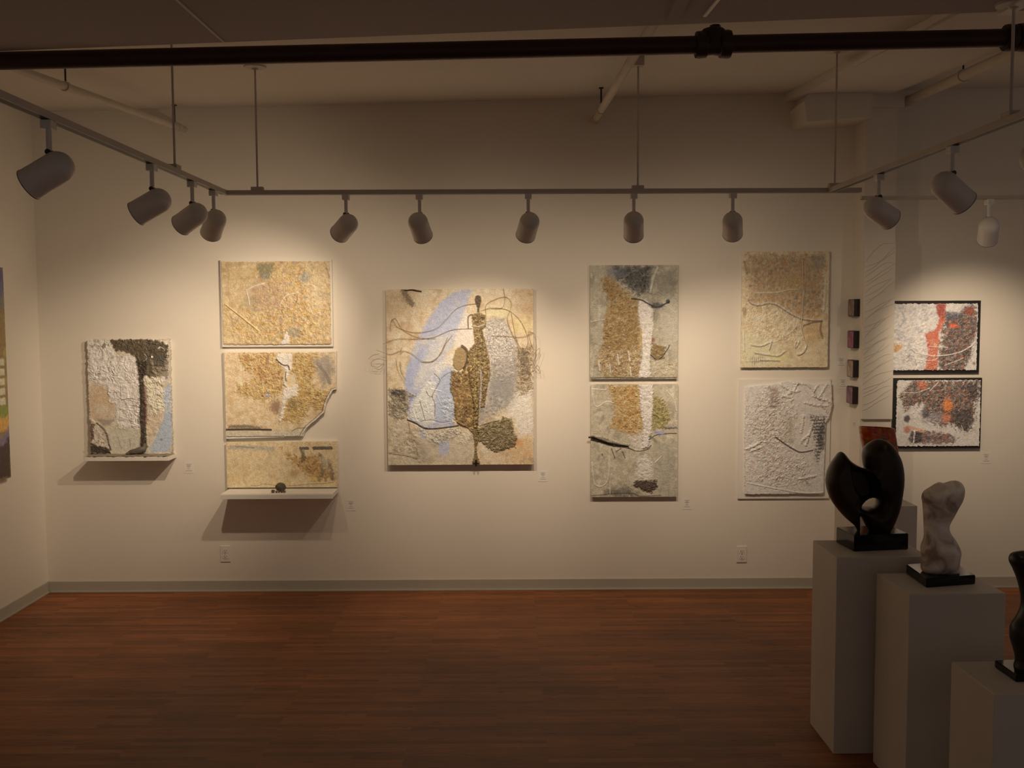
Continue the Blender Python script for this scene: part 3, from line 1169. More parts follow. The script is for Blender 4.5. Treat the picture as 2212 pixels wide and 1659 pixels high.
# foot: ankle, instep, toes
ax_, az_ = A.world(702, 1235)
hx, hz = A.world(725, 1275)
txx, tzz = A.world(548, 1305)
zs = stop_ - oz
fo = MB()
fo.tube([(ax_ + .004, -.045, az_ + .02), (ax_ + .004, -.05, az_ - .005), (ax_, -.056, zs + .034), (ax_ - .02, -.066, zs + .028), (ax_ - .05, -.075, zs + .021), (txx + .018, -.08, zs + .016), (txx, -.08, zs + .012)],
        [.014, .016, .022, .024, .020, .0155, .006], 14)
foot = fo.build('foot', M_foot, ta, smooth=True)
tm = MB()
for k in range(5):
    tm.tube([(txx + .018 + k * .004, -.098 + k * .009, zs + .013), (txx + .001 + k * .005, -.102 + k * .010, zs + .009), (txx - .003 + k * .005, -.103 + k * .010, zs + .007)], [.0075 - k * .0006, .0072 - k * .0006, .003], 8)
tm.build('toes', M_foot, foot, smooth=True)

# ---- B: top panel of the golden stack
B = Art((190, 106), (1112, 90), (207, 815), (1128, 800), (430, 540), 3.949, D - .038, 1.25, (204, 170, 112), 0.9, 2)
B.mottle((182, 142, 80), 70, -.1, .5, .7, 1)
B.mottle((222, 192, 138), 45, .1, .6, .6, 2)
m = B.ell(800, 470, 360, 420, None, .35, 1, .5, 60)
m = np.maximum(m, B.ell(520, 620, 300, 190, None, .4, 1, .4, 40) * .8)
m = m * (1 - B.ell(330, 380, 140, 160, None, .4, 1, .2))
B.mix((196, 154, 76), m * .5)
B.rough(m, 4.5, 15, 3, 'worm', (238, 212, 150), (112, 80, 40), .7)
B.mottle((190, 140, 40), 22, .05, .4, .75, 4, m)
B.mottle((178, 138, 112), 35, .15, .5, .6, 5, m)
B.mottle((150, 70, 55), 12, .45, .6, .7, 6, m)
B.mottle((150, 140, 108), 30, .3, .55, .7, 7, m)
m2 = B.ell(580, 390, 160, 130, (176, 138, 104), .5, .5)
B.poly([(488, 112), (632, 112), (640, 175), (600, 232), (545, 245), (500, 190)], (136, 122, 76), 18, .9, 16)
B.ell(905, 235, 45, 45, (148, 142, 120), .5, .8, .5, 12)
B.ell(560, 225, 40, 30, (140, 132, 108), .6, .6)
B.ell(440, 440, 70, 50, (165, 140, 92), .5, .6)
B.ell(810, 700, 60, 40, (140, 132, 105), .6, .6)
B.ell(1060, 390, 60, 40, (150, 125, 85), .6, .5)
m = B.ell(1010, 330, 90, 200, (216, 186, 132), .6, .5, .4)
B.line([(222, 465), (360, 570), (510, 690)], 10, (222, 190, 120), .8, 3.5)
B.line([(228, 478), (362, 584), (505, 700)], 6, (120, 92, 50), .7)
B.line([(400, 345), (470, 310), (555, 285)], 12, (226, 205, 165), .8, 2.5)
B.line([(400, 345), (420, 410), (430, 470)], 8, (226, 205, 165), .6, 2)
B.poly([(680, 806), (772, 800), (768, 735), (746, 690), (718, 765)], (230, 212, 170), 8, .95, 6, 20, 2)
B.line([(690, 470), (740, 390), (850, 362)], 9, (225, 205, 160), .8, 3)
B.line([(835, 390), (838, 420), (815, 465)], 10, (120, 60, 50), .6)
B.line([(260, 540), (275, 650)], 8, (175, 145, 95), .6)
B.line([(1085, 150), (1110, 230)], 16, (140, 95, 60), .5)
B.line([(210, 806), (700, 808), (1120, 796)], 8, (110, 78, 45), .6)
tb = hang(B, 'yellow and gold textured panel on a white board, topmost of three', 'painting', 'golden panels stacked on the left')
pb_ = Art((178, 92), (1128, 78), (200, 832), (1147, 820), (430, 540), 3.949, D - .03)
wx, wz = pb_.c.x - B.c.x, pb_.c.z - B.c.z
MB().box((wx - pb_.w / 2, -.027, wz - pb_.h / 2), (wx + pb_.w / 2, 0, wz + pb_.h / 2), bev=.002).build('backing_frame', M_white, tb)
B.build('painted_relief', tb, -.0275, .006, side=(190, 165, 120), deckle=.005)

# ---- C: middle panel with a torn corner
C = Art((205, 885), (1150, 862), (240, 1590), (1185, 1585), (430, 540), 3.949, D - .04, 1.25, (206, 172, 118), 0.86, 3)
C.mottle((190, 148, 88), 60, 0, .5, .6, 1)
C.mottle((220, 192, 145), 50, 0, .5, .6, 2)
m = C.poly([(330, 890), (640, 888), (705, 1000), (732, 1110), (700, 1225), (560, 1292), (460, 1262), (380, 1250), (308, 1200), (330, 1150), (420, 1130), (490, 1090), (420, 1040), (350, 980)], None, 20, 1, 34, 30)
C.mix((172, 125, 52), m * .72)
C.rough(m, 5, 15, 3, 'worm', (228, 198, 130), (84, 54, 30), .8)
C.mottle((146, 84, 62), 40, 0, .4, .6, 4, m * (C.Y < 1120))
C.mottle((190, 150, 55), 18, .1, .4, .7, 5, m)
m = C.poly([(790, 880), (990, 875), (1005, 1000), (960, 1100), (990, 1180), (1110, 1190), (1075, 1360), (960, 1340), (860, 1470), (715, 1450), (740, 1300), (845, 1210), (830, 1100), (782, 1020)], None, 20, 1, 30, 30)
C.mix((168, 122, 48), m * .75)
C.rough(m, 5, 15, 6, 'worm', (226, 196, 126), (80, 56, 28), .8)
C.mottle((190, 148, 50), 18, .1, .4, .7, 7, m)
m = C.poly([(960, 930), (1100, 880), (1150, 1000), (1110, 1130), (1050, 1160), (1010, 1060)], (150, 132, 108), 30, .85, 30)
C.line([(1000, 960), (1080, 1060), (1110, 1130)], 26, (118, 102, 82), .6)
m = C.poly([(640, 890), (782, 885), (778, 1020), (735, 1110), (745, 1190), (840, 1130), (835, 1240), (745, 1270), (722, 1400), (695, 1490), (690, 1380), (712, 1300), (722, 1150), (722, 1010), (662, 950)], (222, 202, 164), 8, .92, 10, 20, 2)
C.rough(m, 3, 14, 9)
C.line([(650, 935), (690, 970), (720, 985), (748, 985), (765, 1020)], 11, (62, 48, 34), .9, -2)
C.line([(735, 1040), (732, 1080), (738, 1115)], 10, (62, 48, 34), .8, -2)
C.line([(718, 1145), (742, 1170)], 10, (80, 58, 38), .8)
C.ell(660, 1340, 50, 60, (126, 84, 58), .5, .75, .6, 15)
C.ell(585, 1238, 20, 14, (150, 150, 160), .5, .8)
C.ell(800, 1320, 40, 50, (112, 92, 50), .6, .6, .5)
C.line([(700, 1290), (690, 1480)], 14, (190, 160, 120), .6)
C.poly([(230, 1550), (930, 1535), (900, 1590), (235, 1595)], (190, 174, 138), 12, .85, 12)
m = C.poly([(255, 1495), (420, 1492), (540, 1512), (520, 1528), (258, 1520)], None, 10, 1, 10, 10)
C.mix((92, 82, 58), m * .8)
C.line([(240, 1533), (430, 1530), (622, 1533)], 17, (62, 46, 36), .95, 2, .3)
C.line([(800, 1545), (850, 1520), (925, 1518)], 8, (105, 85, 55), .7)
C.line([(1005, 1360), (1060, 1362)], 7, (110, 85, 50), .7)
tear = [(1165, 1186), (1140, 1192), (1112, 1240), (1087, 1300), (1072, 1380), (1000, 1452), (930, 1512), (897, 1565), (882, 1600), (1400, 1700), (1400, 1150)]
tsd = poly_sd(C.X, C.Y, tear) + 3 * C.fb(14, 66)
C.mask = tsd < 0
C.mix((226, 208, 172), sstep(-14, -7, tsd) * .9)
C.mix((90, 72, 48), sstep(-24, -19, tsd) * (1 - sstep(-16, -11, tsd)) * .7)
C.H += 2 * sstep(-20, -8, tsd)
tc_ = hang(C, 'golden tree panel with its lower corner torn away in a ragged curve', 'painting', 'golden panels stacked on the left')
# backing board that follows the tear
pts = [(196, 878), (1158, 856), (1166, 1186), (1140, 1192), (1112, 1240), (1087, 1300), (1072, 1380), (1000, 1452), (930, 1512), (905, 1565), (893, 1592), (238, 1612)]
poly = [C.world(*p) for p in pts]
mb = MB()
n = len(poly)
mb.add([(x, 0, z) for x, z in poly] + [(x, -.029, z) for x, z in poly], [tuple(range(n)), tuple(range(2 * n - 1, n - 1, -1))] + [(i, (i + 1) % n, (i + 1) % n + n, i + n) for i in range(n)])
mb.build('backing_frame', M_white, tc_)
C.build('painted_relief', tc_, -.0295, .006, side=(225, 205, 165), deckle=.004)

# ---- D: lowest panel with a shelf
Dp = Art((318, 130), (1606, 124), (322, 660), (1602, 655), (430, 930), 5.351, D - .03, 1.25, (166, 138, 92), 0.47, 4)
Dp.mottle((150, 120, 74), 70, 0, .5, .6, 1)
Dp.mottle((175, 148, 104), 50, 0, .5, .5, 2)
Dp.ell(420, 560, 60, 60, (172, 132, 70), .7, .4)
Dp.line([(370, 195), (560, 195), (850, 215)], 52, (128, 118, 94), .8, 0, .6, warp=16)
Dp.line([(420, 178), (640, 195)], 14, (98, 90, 72), .6, 1, warp=8)
m = Dp.poly([(955, 195), (1070, 280), (1180, 320), (1260, 280), (1390, 300), (1490, 400), (1545, 565), (1330, 570), (1220, 500), (1130, 400), (1040, 330)], None, 24, 1, 40, 30)
Dp.mix((140, 98, 38), m * .7)
Dp.rough(m, 3, 14, 4, 'fbm', (170, 130, 70), (92, 62, 26), .6)
Dp.mottle((110, 68, 24), 25, .1, .4, .6, 5, m)
Dp.ell(1090, 500, 50, 50, (128, 90, 48), .7, .6)
Dp.line([(740, 430), (800, 350), (830, 260)], 60, (142, 122, 84), .4, 0, .8)
for p in ([(1180, 205), (1262, 205)], [(1332, 204), (1532, 200)]):
    m = Dp.line(p, 36, None, 1, 0, .3, warp=8)
    Dp.mix((58, 52, 44), m * .88)
    Dp.rough(m, 1.5, 8, 8)
m = Dp.line([(1190, 240), (1215, 300), (1200, 350)], 44, None, 1, 0, .6, warp=22)
Dp.mix((72, 60, 40), m * .8)
m = Dp.line([(1420, 530), (1440, 380), (1400, 280)], 34, None, 1, 0, .7, warp=20)
Dp.mix((92, 82, 62), m * .8)
m = Dp.line([(1500, 360), (1530, 460), (1545, 560)], 34, None, 1, 0, .7, warp=22)
Dp.mix((95, 72, 50), m * .8)
m = Dp.poly([(1380, 300), (1500, 340), (1480, 500), (1420, 420)], None, 30, 1, 20)
Dp.mix((150, 132, 96), m * .6)
Dp.ell(1322, 556, 36, 18, (178, 140, 46), .5, .8)
Dp.ell(1385, 572, 20, 18, (105, 92, 60), .4, .7)
for i in range(26):
    x = 340 + i * 47 + random.uniform(-10, 10)
    Dp.ell(x, 150 + random.uniform(-7, 7), random.uniform(5, 13), 5, (88, 72, 48), .4, .6 if x > 1150 else .3)
Dp.line([(600, 636), (680, 636), (740, 616), (880, 632), (1000, 640), (1120, 632), (1300, 616), (1430, 614), (1550, 596)], 6, (96, 78, 50), .8, 1)
td = hang(Dp, 'pale panel with two black bars and brown stains above a white shelf', 'painting', 'golden panels stacked on the left')
Dp.build('painted_relief', td, -.022, .006, side=(170, 145, 105))
stretcher(Dp, td, .0215, M_white)
ysd = D - .225
dl, dr_ = aty(476.5, 1066, ysd), aty(718.7, 1068, ysd)
dzt, dzb = aty(600, 1067, ysd).z, aty(600, 1078, ysd).z
ox, oz = Dp.c.x, Dp.c.z
MB().box((dl.x - ox, -.214, dzb - oz + .004), (dr_.x - ox, -.0, dzt - oz), bev=.0015).build('shelf', M_white, td)
MB().box((dl.x - ox - .001, -.222, dzb - oz), (dr_.x - ox + .001, -.216, dzt - oz - .005), bev=.001).build('shelf_lip', M_white, td)
SHELF_Z = dzt


def stone(name, px, py, rx, ry, rz, m, label, group, ydep, seed):
    c = aty(px, py, ydep)
    bm = bmesh.new()
    bmesh.ops.create_icosphere(bm, subdivisions=4, radius=1)
    rnd = random.Random(seed)
    ph = [rnd.uniform(0, 6) for _ in range(6)]
    for v in bm.verts:
        n = v.co.normalized()
        k = 1 + .07 * math.sin(2.3 * n.x + ph[0]) + .06 * math.sin(3.1 * n.y + ph[1]) + .05 * math.sin(2.7 * n.z + ph[2]) + .03 * math.sin(6 * n.x * n.z + ph[3])
        v.co = Vector((n.x * rx * k, n.y * ry * k, n.z * rz * k))
    lo = min(v.co.z for v in bm.verts)
    for v in bm.verts:
        v.co.z -= lo
    me = bpy.data.meshes.new(name)
    bm.to_mesh(me)
    bm.free()
    o = link(name, me, m, None, (c.x, ydep, SHELF_Z + .0005), True)
    return tag(o, label, 'stone', group)


stone('shelf_stone', 606.5, 1050, .036, .032, .029, M_pebble, 'round dark grey stone, the biggest one on the white shelf', 'stones on the white shelf', D - .125, 3)
G = 'stones on the white shelf'
stone('shelf_pebble', 590, 1060, .0130, .012, .0115, M_pebble2, 'largest of the small pebbles, brown, at the left end of the row on the shelf', G, D - .185, 5)
stone('shelf_pebble', 597.3, 1061, .0075, .008, .008, M_pebble2, 'tiny brown pebble touching the right side of the largest pebble', G, D - .185, 6)
stone('shelf_pebble', 602.9, 1061, .0058, .008, .0085, M_pebble, 'tiny upright dark pebble, third in the row on the shelf', G, D - .185, 7)
stone('shelf_pebble', 608.6, 1060, .0080, .008, .0085, M_pebble, 'tiny dark greenish pebble under the middle of the big stone', G, D - .182, 8)
stone('shelf_pebble', 614.6, 1060, .0085, .008, .0078, M_pebble2, 'tiny dark reddish pebble at the right end of the row on the shelf', G, D - .182, 9)

# ---- E: large painting with two figures
E = Art((166, 90), (1337, 90), (176, 1490), (1337, 1488), (790, 600), 3.688, D - .045, 1.3, (216, 186, 136), 0.95, 5)
E.mottle((192, 152, 96), 90, -.05, .5, .7, 1)
E.mottle((228, 204, 160), 60, 0, .5, .6, 2)
E.ell(240, 200, 160, 140, (188, 150, 95), .6, .5)
E.ell(1290, 200, 120, 130, (190, 148, 90), .6, .55)
E.ell(1250, 380, 110, 70, (232, 192, 112), .6, .6)
E.ell(1060, 280, 110, 60, (236, 204, 130), .6, .6)
E.ell(1260, 1390, 160, 140, (212, 164, 100), .7, .75)
E.ell(1210, 1315, 40, 30, (212, 140, 70), .6, .7)
E.poly([(180, 1100), (330, 1130), (470, 1280), (700, 1220), (830, 1240), (850, 1480), (180, 1485)], (190, 170, 134), 40, .75, 40)
E.mottle((165, 142, 105), 70, .05, .5, .6, 3, (E.Y > 1100) * 1.0)
E.ell(740, 1350, 110, 120, (205, 182, 140), .6, .6)
E.ell(430, 1390, 60, 90, (160, 142, 108), .6, .6)
m = E.poly([(1170, 900), (1330, 880), (1330, 1250), (1220, 1260), (1190, 1130), (1100, 1060)], (236, 216, 172), 20, .85, 26)
E.rough(m * .5, 3, 20, 21)
# blue sweep
m = E.poly([(855, 95), (790, 92), (700, 112), (600, 190), (500, 330), (440, 440), (380, 560), (325, 720), (308, 820), (335, 930), (330, 1040), (345, 1130), (480, 1195), (700, 1180), (705, 740), (650, 690), (620, 700), (640, 600), (700, 540), (740, 420), (795, 230)], (170, 170, 178), 14, .96, 14)
E.mottle((196, 184, 168), 60, .05, .5, .55, 4, m)
E.poly([(800, 200), (700, 250), (560, 420), (600, 480), (720, 400), (780, 290)], (178, 178, 194), 30, .8, 16)
E.poly([(590, 470), (700, 430), (690, 520), (620, 640), (520, 760), (430, 880), (370, 900), (380, 780), (450, 620)], (206, 194, 168), 45, .8, 30)
E.poly([(330, 740), (430, 560), (480, 600), (400, 760), (370, 900), (320, 900)], (164, 168, 190), 30, .75, 20)
E.poly([(600, 740), (700, 700), (705, 1000), (690, 1120), (560, 1130), (550, 900)], (178, 184, 212), 26, .85, 22)
E.line([(380, 600), (430, 520), (600, 470)], 60, (205, 190, 160), .45, 0, .8)
E.poly([(435, 1195), (480, 1200), (475, 1280), (430, 1270)], (166, 172, 196), 14, .7, 12)
E.poly([(575, 1300), (660, 1290), (665, 1395), (580, 1415)], (168, 172, 198), 14, .7, 16)
E.poly([(330, 930), (420, 900), (430, 960), (350, 1010)], (150, 152, 180), 25, .6, 20)
# white crackled plaster
m = E.poly([(525, 780), (440, 890), (360, 1000), (350, 1100), (380, 1140), (480, 1185), (550, 1150), (552, 960), (560, 860)], (216, 208, 192), 14, .85, 14, 25, 2)
E.rough(m, 3, 30, 5, 'worm', (238, 228, 205), None, .5)
m = E.poly([(540, 700), (690, 600), (700, 690), (610, 740), (560, 830)], (222, 212, 188), 25, .7, 25)
E.rough(m, 3, 20, 25)
for p in ([(545, 760), (590, 810), (570, 860), (530, 940), (550, 1000), (548, 1100)], [(480, 900), (500, 935), (530, 945)], [(430, 980), (450, 1050), (470, 1130)], [(600, 800), (650, 760), (690, 750)], [(430, 1140), (520, 1130), (600, 1150), (680, 1140)]):
    E.line(p, 6, (110, 98, 84), .8, -2)
for p in ([(395, 1030), (420, 1110)], [(375, 1050), (400, 1130)], [(440, 870), (520, 800)], [(480, 1000), (500, 1080)], [(560, 900), (600, 1010)], [(520, 880), (600, 900)]):
    E.line(p, 7, (238, 222, 180), .8, 2.5)
m = E.poly([(610, 950), (705, 930), (715, 1160), (640, 1150), (605, 1040)], None, 18, 1, 18)
E.rough(m, 5, 13, 6, 'worm', (225, 210, 180), (110, 98, 82), .75)
# glowing white between sweep and figure
E.poly([(720, 430), (800, 250), (860, 390), (862, 560), (700, 560)], (250, 234, 200), 25, .85, 22, 30, 1)
# grey cloak on the right
m = E.poly([(950, 335), (1010, 320), (1110, 325), (1150, 430), (1200, 510), (1225, 640), (1225, 760), (1200, 900), (1120, 1010), (990, 1110), (890, 1165), (890, 1030), (960, 1010), (990, 700), (945, 500)], (166, 150, 126), 30, .95, 30)
E.mottle((140, 126, 104), 50, 0, .5, .6, 6, m)
m2 = E.poly([(950, 340), (1120, 370), (1190, 520), (1160, 640), (1040, 640), (985, 700), (945, 500)], None, 30, 1, 40)
E.rough(m2, 4, 11, 7, 'worm', (252, 246, 228), (140, 124, 98), .9)
E.flecks(m2, (250, 244, 225), 10, .0, .7, 8)
m = E.poly([(980, 640), (1200, 640), (1200, 800), (1000, 830)], None, 30, 1, 40)
E.rough(m, 3, 12, 17, 'worm', (205, 192, 165), (112, 98, 76), .7)
E.ell(1080, 900, 110, 130, (150, 140, 122), .5, .7)
E.line([(906, 715), (914, 850), (904, 1010)], 30, (172, 156, 138), .9, 0, .6)
E.rough(E.ell(1000, 1010, 120, 100, None, .5), 3, 14, 18, 'worm', (225, 212, 185), (110, 98, 78), .6)
m = E.poly([(1210, 560), (1310, 540), (1335, 640), (1330, 900), (1250, 930), (1195, 880), (1220, 760)], (150, 126, 88), 22, .9, 40)
E.rough(m, 5, 13, 9, 'worm', (215, 190, 140), (72, 56, 36), .85)
E.poly([(1225, 590), (1300, 580), (1300, 760), (1240, 780), (1225, 680)], (98, 78, 50), 25, .6, 40)
# left dark scrub and lower crack
m = E.poly([(190, 880), (270, 880), (400, 930), (345, 965), (325, 1115), (240, 1120), (185, 1080)], (134, 118, 88), 14, .9, 26)
E.rough(m, 6, 13, 10, 'worm', (196, 180, 140), (62, 50, 34), .85)
E.ell(260, 910, 65, 30, (72, 60, 46), .5, .8, .6, 12)
E.ell(290, 960, 30, 20, (92, 56, 52), .6, .5)
m = E.poly([(420, 1190), (560, 1210), (740, 1190), (760, 1230), (620, 1310), (560, 1330), (480, 1290)], (176, 160, 130), 18, .7, 20)
E.rough(m, 6, 15, 11, 'worm', (226, 212, 180), (95, 82, 62), .8)
m = E.poly([(700, 1230), (850, 1230), (860, 1330), (740, 1320)], None, 24, 1, 24)
E.rough(m, 4, 14, 31, 'worm', (222, 205, 165), (130, 108, 72), .6)
E.rough(E.poly([(200, 1190), (420, 1200), (420, 1470), (200, 1400)], None, 40, 1, 60), 3.5, 20, 33, 'fbm', (205, 186, 145), (150, 126, 84), .5)
# rough brown mass lower right
m = E.poly([(885, 1205), (960, 1160), (1060, 1140), (1095, 1102), (1170, 1125), (1172, 1225), (1205, 1260), (1190, 1345), (1110, 1360), (1025, 1388), (960, 1340), (900, 1290)], (116, 96, 54), 8, .96, 14, 18, 4)
E.rough(m, 6, 12, 12, 'worm', (190, 165, 110), (52, 40, 22), .85)
E.ell(1060, 1270, 80, 60, (130, 108, 70), .5, .6)
# seated gold figure
m = E.poly([(685, 735), (760, 742), (800, 715), (850, 690), (885, 800), (895, 1000), (885, 1190), (800, 1185), (735, 1160), (702, 1090), (707, 980), (672, 880), (678, 800)], (124, 90, 42), 8, .97, 8, 18, 7)
E.rough(m, 4.5, 15, 13, 'worm', (210, 170, 92), (58, 38, 16), .95)
E.poly([(690, 880), (790, 860), (820, 1000), (720, 1040)], (150, 108, 52), 26, .5, 16)
m = E.poly([(702, 625), (722, 562), (768, 540), (798, 556), (806, 640), (790, 705), (742, 738), (725, 730), (695, 690)], (160, 126, 72), 6, .97, 5, 18, 8)
E.rough(m, 2, 18, 15)
m = E.line([(770, 540), (806, 575), (812, 650), (785, 720)], 22, (86, 62, 30), .9, 3, .4)
E.line([(690, 705), (720, 738), (760, 738)], 8, (205, 190, 155), .8, 2)
# standing gold figure
body = [(848, 290), (905, 278), (955, 295), (957, 385), (930, 410), (950, 500), (985, 640), (990, 760), (968, 870), (945, 1025), (916, 1025), (926, 870), (926, 740), (908, 705), (914, 800), (902, 1000), (892, 1190), (858, 1190), (862, 1000), (815, 720), (808, 600), (850, 540), (872, 520), (858, 400)]
m = E.poly(body, (108, 82, 36), 6, .97, 6, 12, 7)
E.rough(m, 4, 9, 16, 'worm', (228, 188, 104), (52, 36, 14), 1.0)
E.mottle((150, 112, 70), 40, .1, .5, .5, 9, m)
E.line([(845, 292), (822, 305), (816, 340), (820, 400)], 9, (104, 80, 40), .95, 2.5, .4)
m = E.poly([(873, 170), (880, 146), (898, 140), (918, 148), (922, 180), (915, 210), (905, 240), (908, 272), (890, 272), (893, 240), (878, 200)], (84, 66, 36), 4, .97, 3, 12, 7)
E.rough(m, 3, 9, 19)
m = E.poly([(815, 1195), (905, 1190), (895, 1290), (882, 1340), (882, 1390), (905, 1462), (905, 1480), (848, 1480), (850, 1460), (866, 1390), (866, 1310), (852, 1240)], (120, 94, 44), 5, .97, 5, 12, 6)
E.rough(m, 4, 10, 20, 'worm', (180, 150, 90), (62, 44, 20), .8)
E.ell(876, 1476, 32, 9, (58, 42, 20), .3, .9)
E.line([(845, 380), (890, 387), (945, 368)], 7, (210, 190, 150), .9, 3)
E.line([(330, 1130), (400, 1160), (460, 1195), (540, 1202), (650, 1190), (735, 1178)], 12, (40, 34, 28), .95, -3, .4)
E.line([(905, 1180), (1000, 1150), (1060, 1138)], 9, (50, 40, 26), .8, -2)
E.line([(700, 1120), (790, 1180), (860, 1200)], 9, (150, 120, 66), .8, 3)
E.flecks(np.ones(E.X.shape), (112, 88, 58), 5, .62, .6, 77)
# smear at top left
m = E.line([(305, 92), (330, 150), (372, 205)], 46, None, 1, 1, .6, warp=16)
E.mix((116, 92, 58), m * .9)
E.line([(372, 88), (400, 100), (445, 108)], 14, (84, 66, 42), .9, 2)
for x in (1180, 1215, 1250, 1285):
    E.line([(x, 1080), (x + 6, 1200)], 4, (206, 170, 115), .5)
te = hang(E, 'large painting of two golden figures over a blue sweep, trailing twine', 'painting')
E.build('painted_relief', te, -.030, .014, side=(196, 168, 126))
stretcher(E, te, .0295, M_white)


def twine(pts, r=.0013, m=M_twine, off=.012, jit=.004):
    P = []
    for i, p in enumerate(pts):
        x, z = E.world(p[0], p[1])
        P.append(Vector((x, -.045 - off - random.uniform(-jit, jit), z)))
    P = catmull(P, 7)
    MB().tube(P, r, 6).build('twine', m, te, smooth=True)


TW = [
    [(195, 420), (215, 330), (262, 392), (400, 432), (560, 402), (640, 332), (720, 250), (800, 215), (885, 205)],
    [(205, 350), (240, 320), (300, 410), (420, 470), (560, 480)],
    [(140, 525), (240, 482), (400, 482), (540, 470), (690, 412), (850, 402)],
    [(85, 568), (200, 602), (290, 575), (370, 600), (440, 650), (520, 662), (600, 600), (640, 520), (690, 455)],
    [(290, 550), (278, 600), (300, 580)],
    [(165, 655), (110, 640), (60, 655), (48, 690), (100, 705), (145, 675), (120, 720), (70, 712)],
    [(110, 600), (60, 610), (25, 640)],
    [(440, 660), (500, 668), (560, 645), (610, 570), (655, 470)],
    [(920, 262), (1000, 240), (1090, 246), (1160, 272), (1230, 340), (1280, 440), (1292, 520), (1255, 605)],
    [(960, 285), (962, 215), (1050, 166), (1122, 156), (1160, 200), (1150, 262), (1128, 332), (1170, 450), (1212, 522), (1288, 640), (1305, 760), (1275, 805), (1222, 772)],
    [(1098, 88), (1110, 180), (1085, 240), (1000, 245)],
    [(1000, 458), (1120, 462), (1250, 470), (1338, 440), (1358, 520), (1350, 620), (1342, 690), (1382, 740)],
    [(1338, 440), (1296, 432), (1330, 560), (1362, 580), (1312, 640), (1345, 660)],
    [(1345, 600), (1385, 560), (1370, 640), (1340, 700)],
    [(1340, 720), (1375, 700), (1390, 760), (1350, 740)],
    [(245, 650), (262, 740), (312, 830)],
    [(275, 660), (285, 740), (318, 800)],
    [(180, 1385), (260, 1388), (340, 1410), (412, 1420), (402, 1350)],
    [(340, 1130), (360, 1230), (420, 1310)],
    [(1160, 280), (1190, 450), (1215, 560), (1215, 760)],
]
for k, p in enumerate(TW):
    twine(p)
twine([(848, 378), (890, 388), (948, 370), (960, 290)], .0016, M_cord)
twine([(1130, 330), (1165, 440), (1205, 520), (1235, 600)], .0016, M_cord)
# dark stick at the top left corner and little bronze foot hanging below the edge
x0, z0 = E.world(312, 100)
x1, z1 = E.world(445, 104)
MB().tube([(x0, -.052, z0), ((x0 + x1) / 2 - .01, -.058, z1 + .008), (x1, -.052, z1 - .004)], [.0025, .0035, .002], 8).build('twig', M_bronze, te, smooth=True)
x0, z0 = E.world(876, 1470)
MB().tube([(x0, -.052, z0 + .02), (x0, -.056, z0 - .012), (x0 + .001, -.055, z0 - .028)], [.006, .0085, .003], 10).build('bronze_foot', M_bronze, te, smooth=True)

# ---- F, G: grey and gold pair
Fp = Art((100, 68), (665, 66), (105, 796), (663, 794), (1240, 550), 2.962, D - .032, 1.35, (178, 160, 122), 0.98, 6)
Fp.mottle((146, 132, 98), 70, -.05, .5, .75, 1)
Fp.mottle((200, 184, 148), 50, .1, .5, .6, 2)
Fp.ell(620, 420, 70, 160, (196, 180, 146), .6, .6)
m = Fp.poly([(250, 75), (490, 72), (485, 245), (400, 255), (330, 200), (270, 140)], (72, 68, 60), 26, .92, 30)
Fp.rough(m, 5, 14, 3, 'worm', (150, 140, 118), (40, 37, 32), .65)
Fp.ell(270, 110, 60, 40, (112, 110, 106), .6, .7)
Fp.poly([(505, 120), (650, 100), (650, 260), (520, 270)], (128, 118, 92), 25, .7, 26)
m = Fp.poly([(168, 165), (225, 140), (330, 235), (405, 290), (425, 400), (425, 782), (200, 788), (145, 700), (188, 560), (188, 440), (222, 300)], (156, 118, 52), 18, .9, 24)
Fp.rough(m, 5, 15, 4, 'worm', (206, 176, 116), (74, 54, 26), .8)
Fp.mottle((170, 118, 40), 25, .05, .4, .6, 5, m)
Fp.mottle((140, 104, 74), 30, .2, .5, .6, 6, m)
Fp.flecks(m * sstep(560, 640, Fp.Y), (224, 200, 156), 9, .15, .5, 7)
m = Fp.poly([(150, 640), (420, 600), (420, 785), (160, 785)], None, 20, 1, 26)
Fp.mottle((216, 190, 142), 30, .05, .5, .5, 8, m)
m = Fp.poly([(418, 290), (470, 298), (512, 345), (508, 470), (492, 580), (486, 700), (497, 788), (412, 788), (440, 650), (430, 500), (408, 360)], (228, 208, 176), 6, .95, 7, 15, 4)
Fp.rough(m, 4, 16, 9, 'worm', (246, 232, 205), (176, 150, 112), .5)
Fp.line([(428, 480), (424, 600)], 16, (196, 156, 70), .7)
Fp.line([(535, 82), (505, 150), (488, 240)], 15, (196, 184, 156), .9, 2)
Fp.line([(368, 280), (430, 290), (490, 322), (540, 332), (605, 300)], 9, (52, 50, 48), .95, 2)
Fp.ell(525, 325, 44, 20, (58, 58, 58), .4, .85, .4)
Fp.ell(600, 298, 13, 14, (46, 44, 42), .3, .95)
Fp.ell(520, 390, 26, 36, (136, 122, 90), .6, .6)
m = Fp.poly([(500, 560), (585, 590), (572, 660), (520, 674), (495, 620)], (138, 106, 48), 8, .9, 10, 15, 3)
Fp.rough(m, 4, 13, 10)
Fp.line([(490, 640), (540, 672), (588, 622), (612, 580)], 7, (66, 48, 28), .9)
Fp.ell(508, 545, 10, 14, (146, 62, 40), .4, .8)
m = Fp.poly([(500, 680), (655, 700), (655, 788), (500, 788)], (190, 166, 122), 20, .7, 22)
Fp.rough(m, 4, 14, 11, 'worm', (225, 205, 165), (132, 104, 62), .7)
Fp.line([(108, 430), (150, 420), (195, 414)], 6, (206, 192, 160), .8, 2)
Fp.line([(125, 650), (120, 780)], 6, (206, 192, 160), .6, 1)
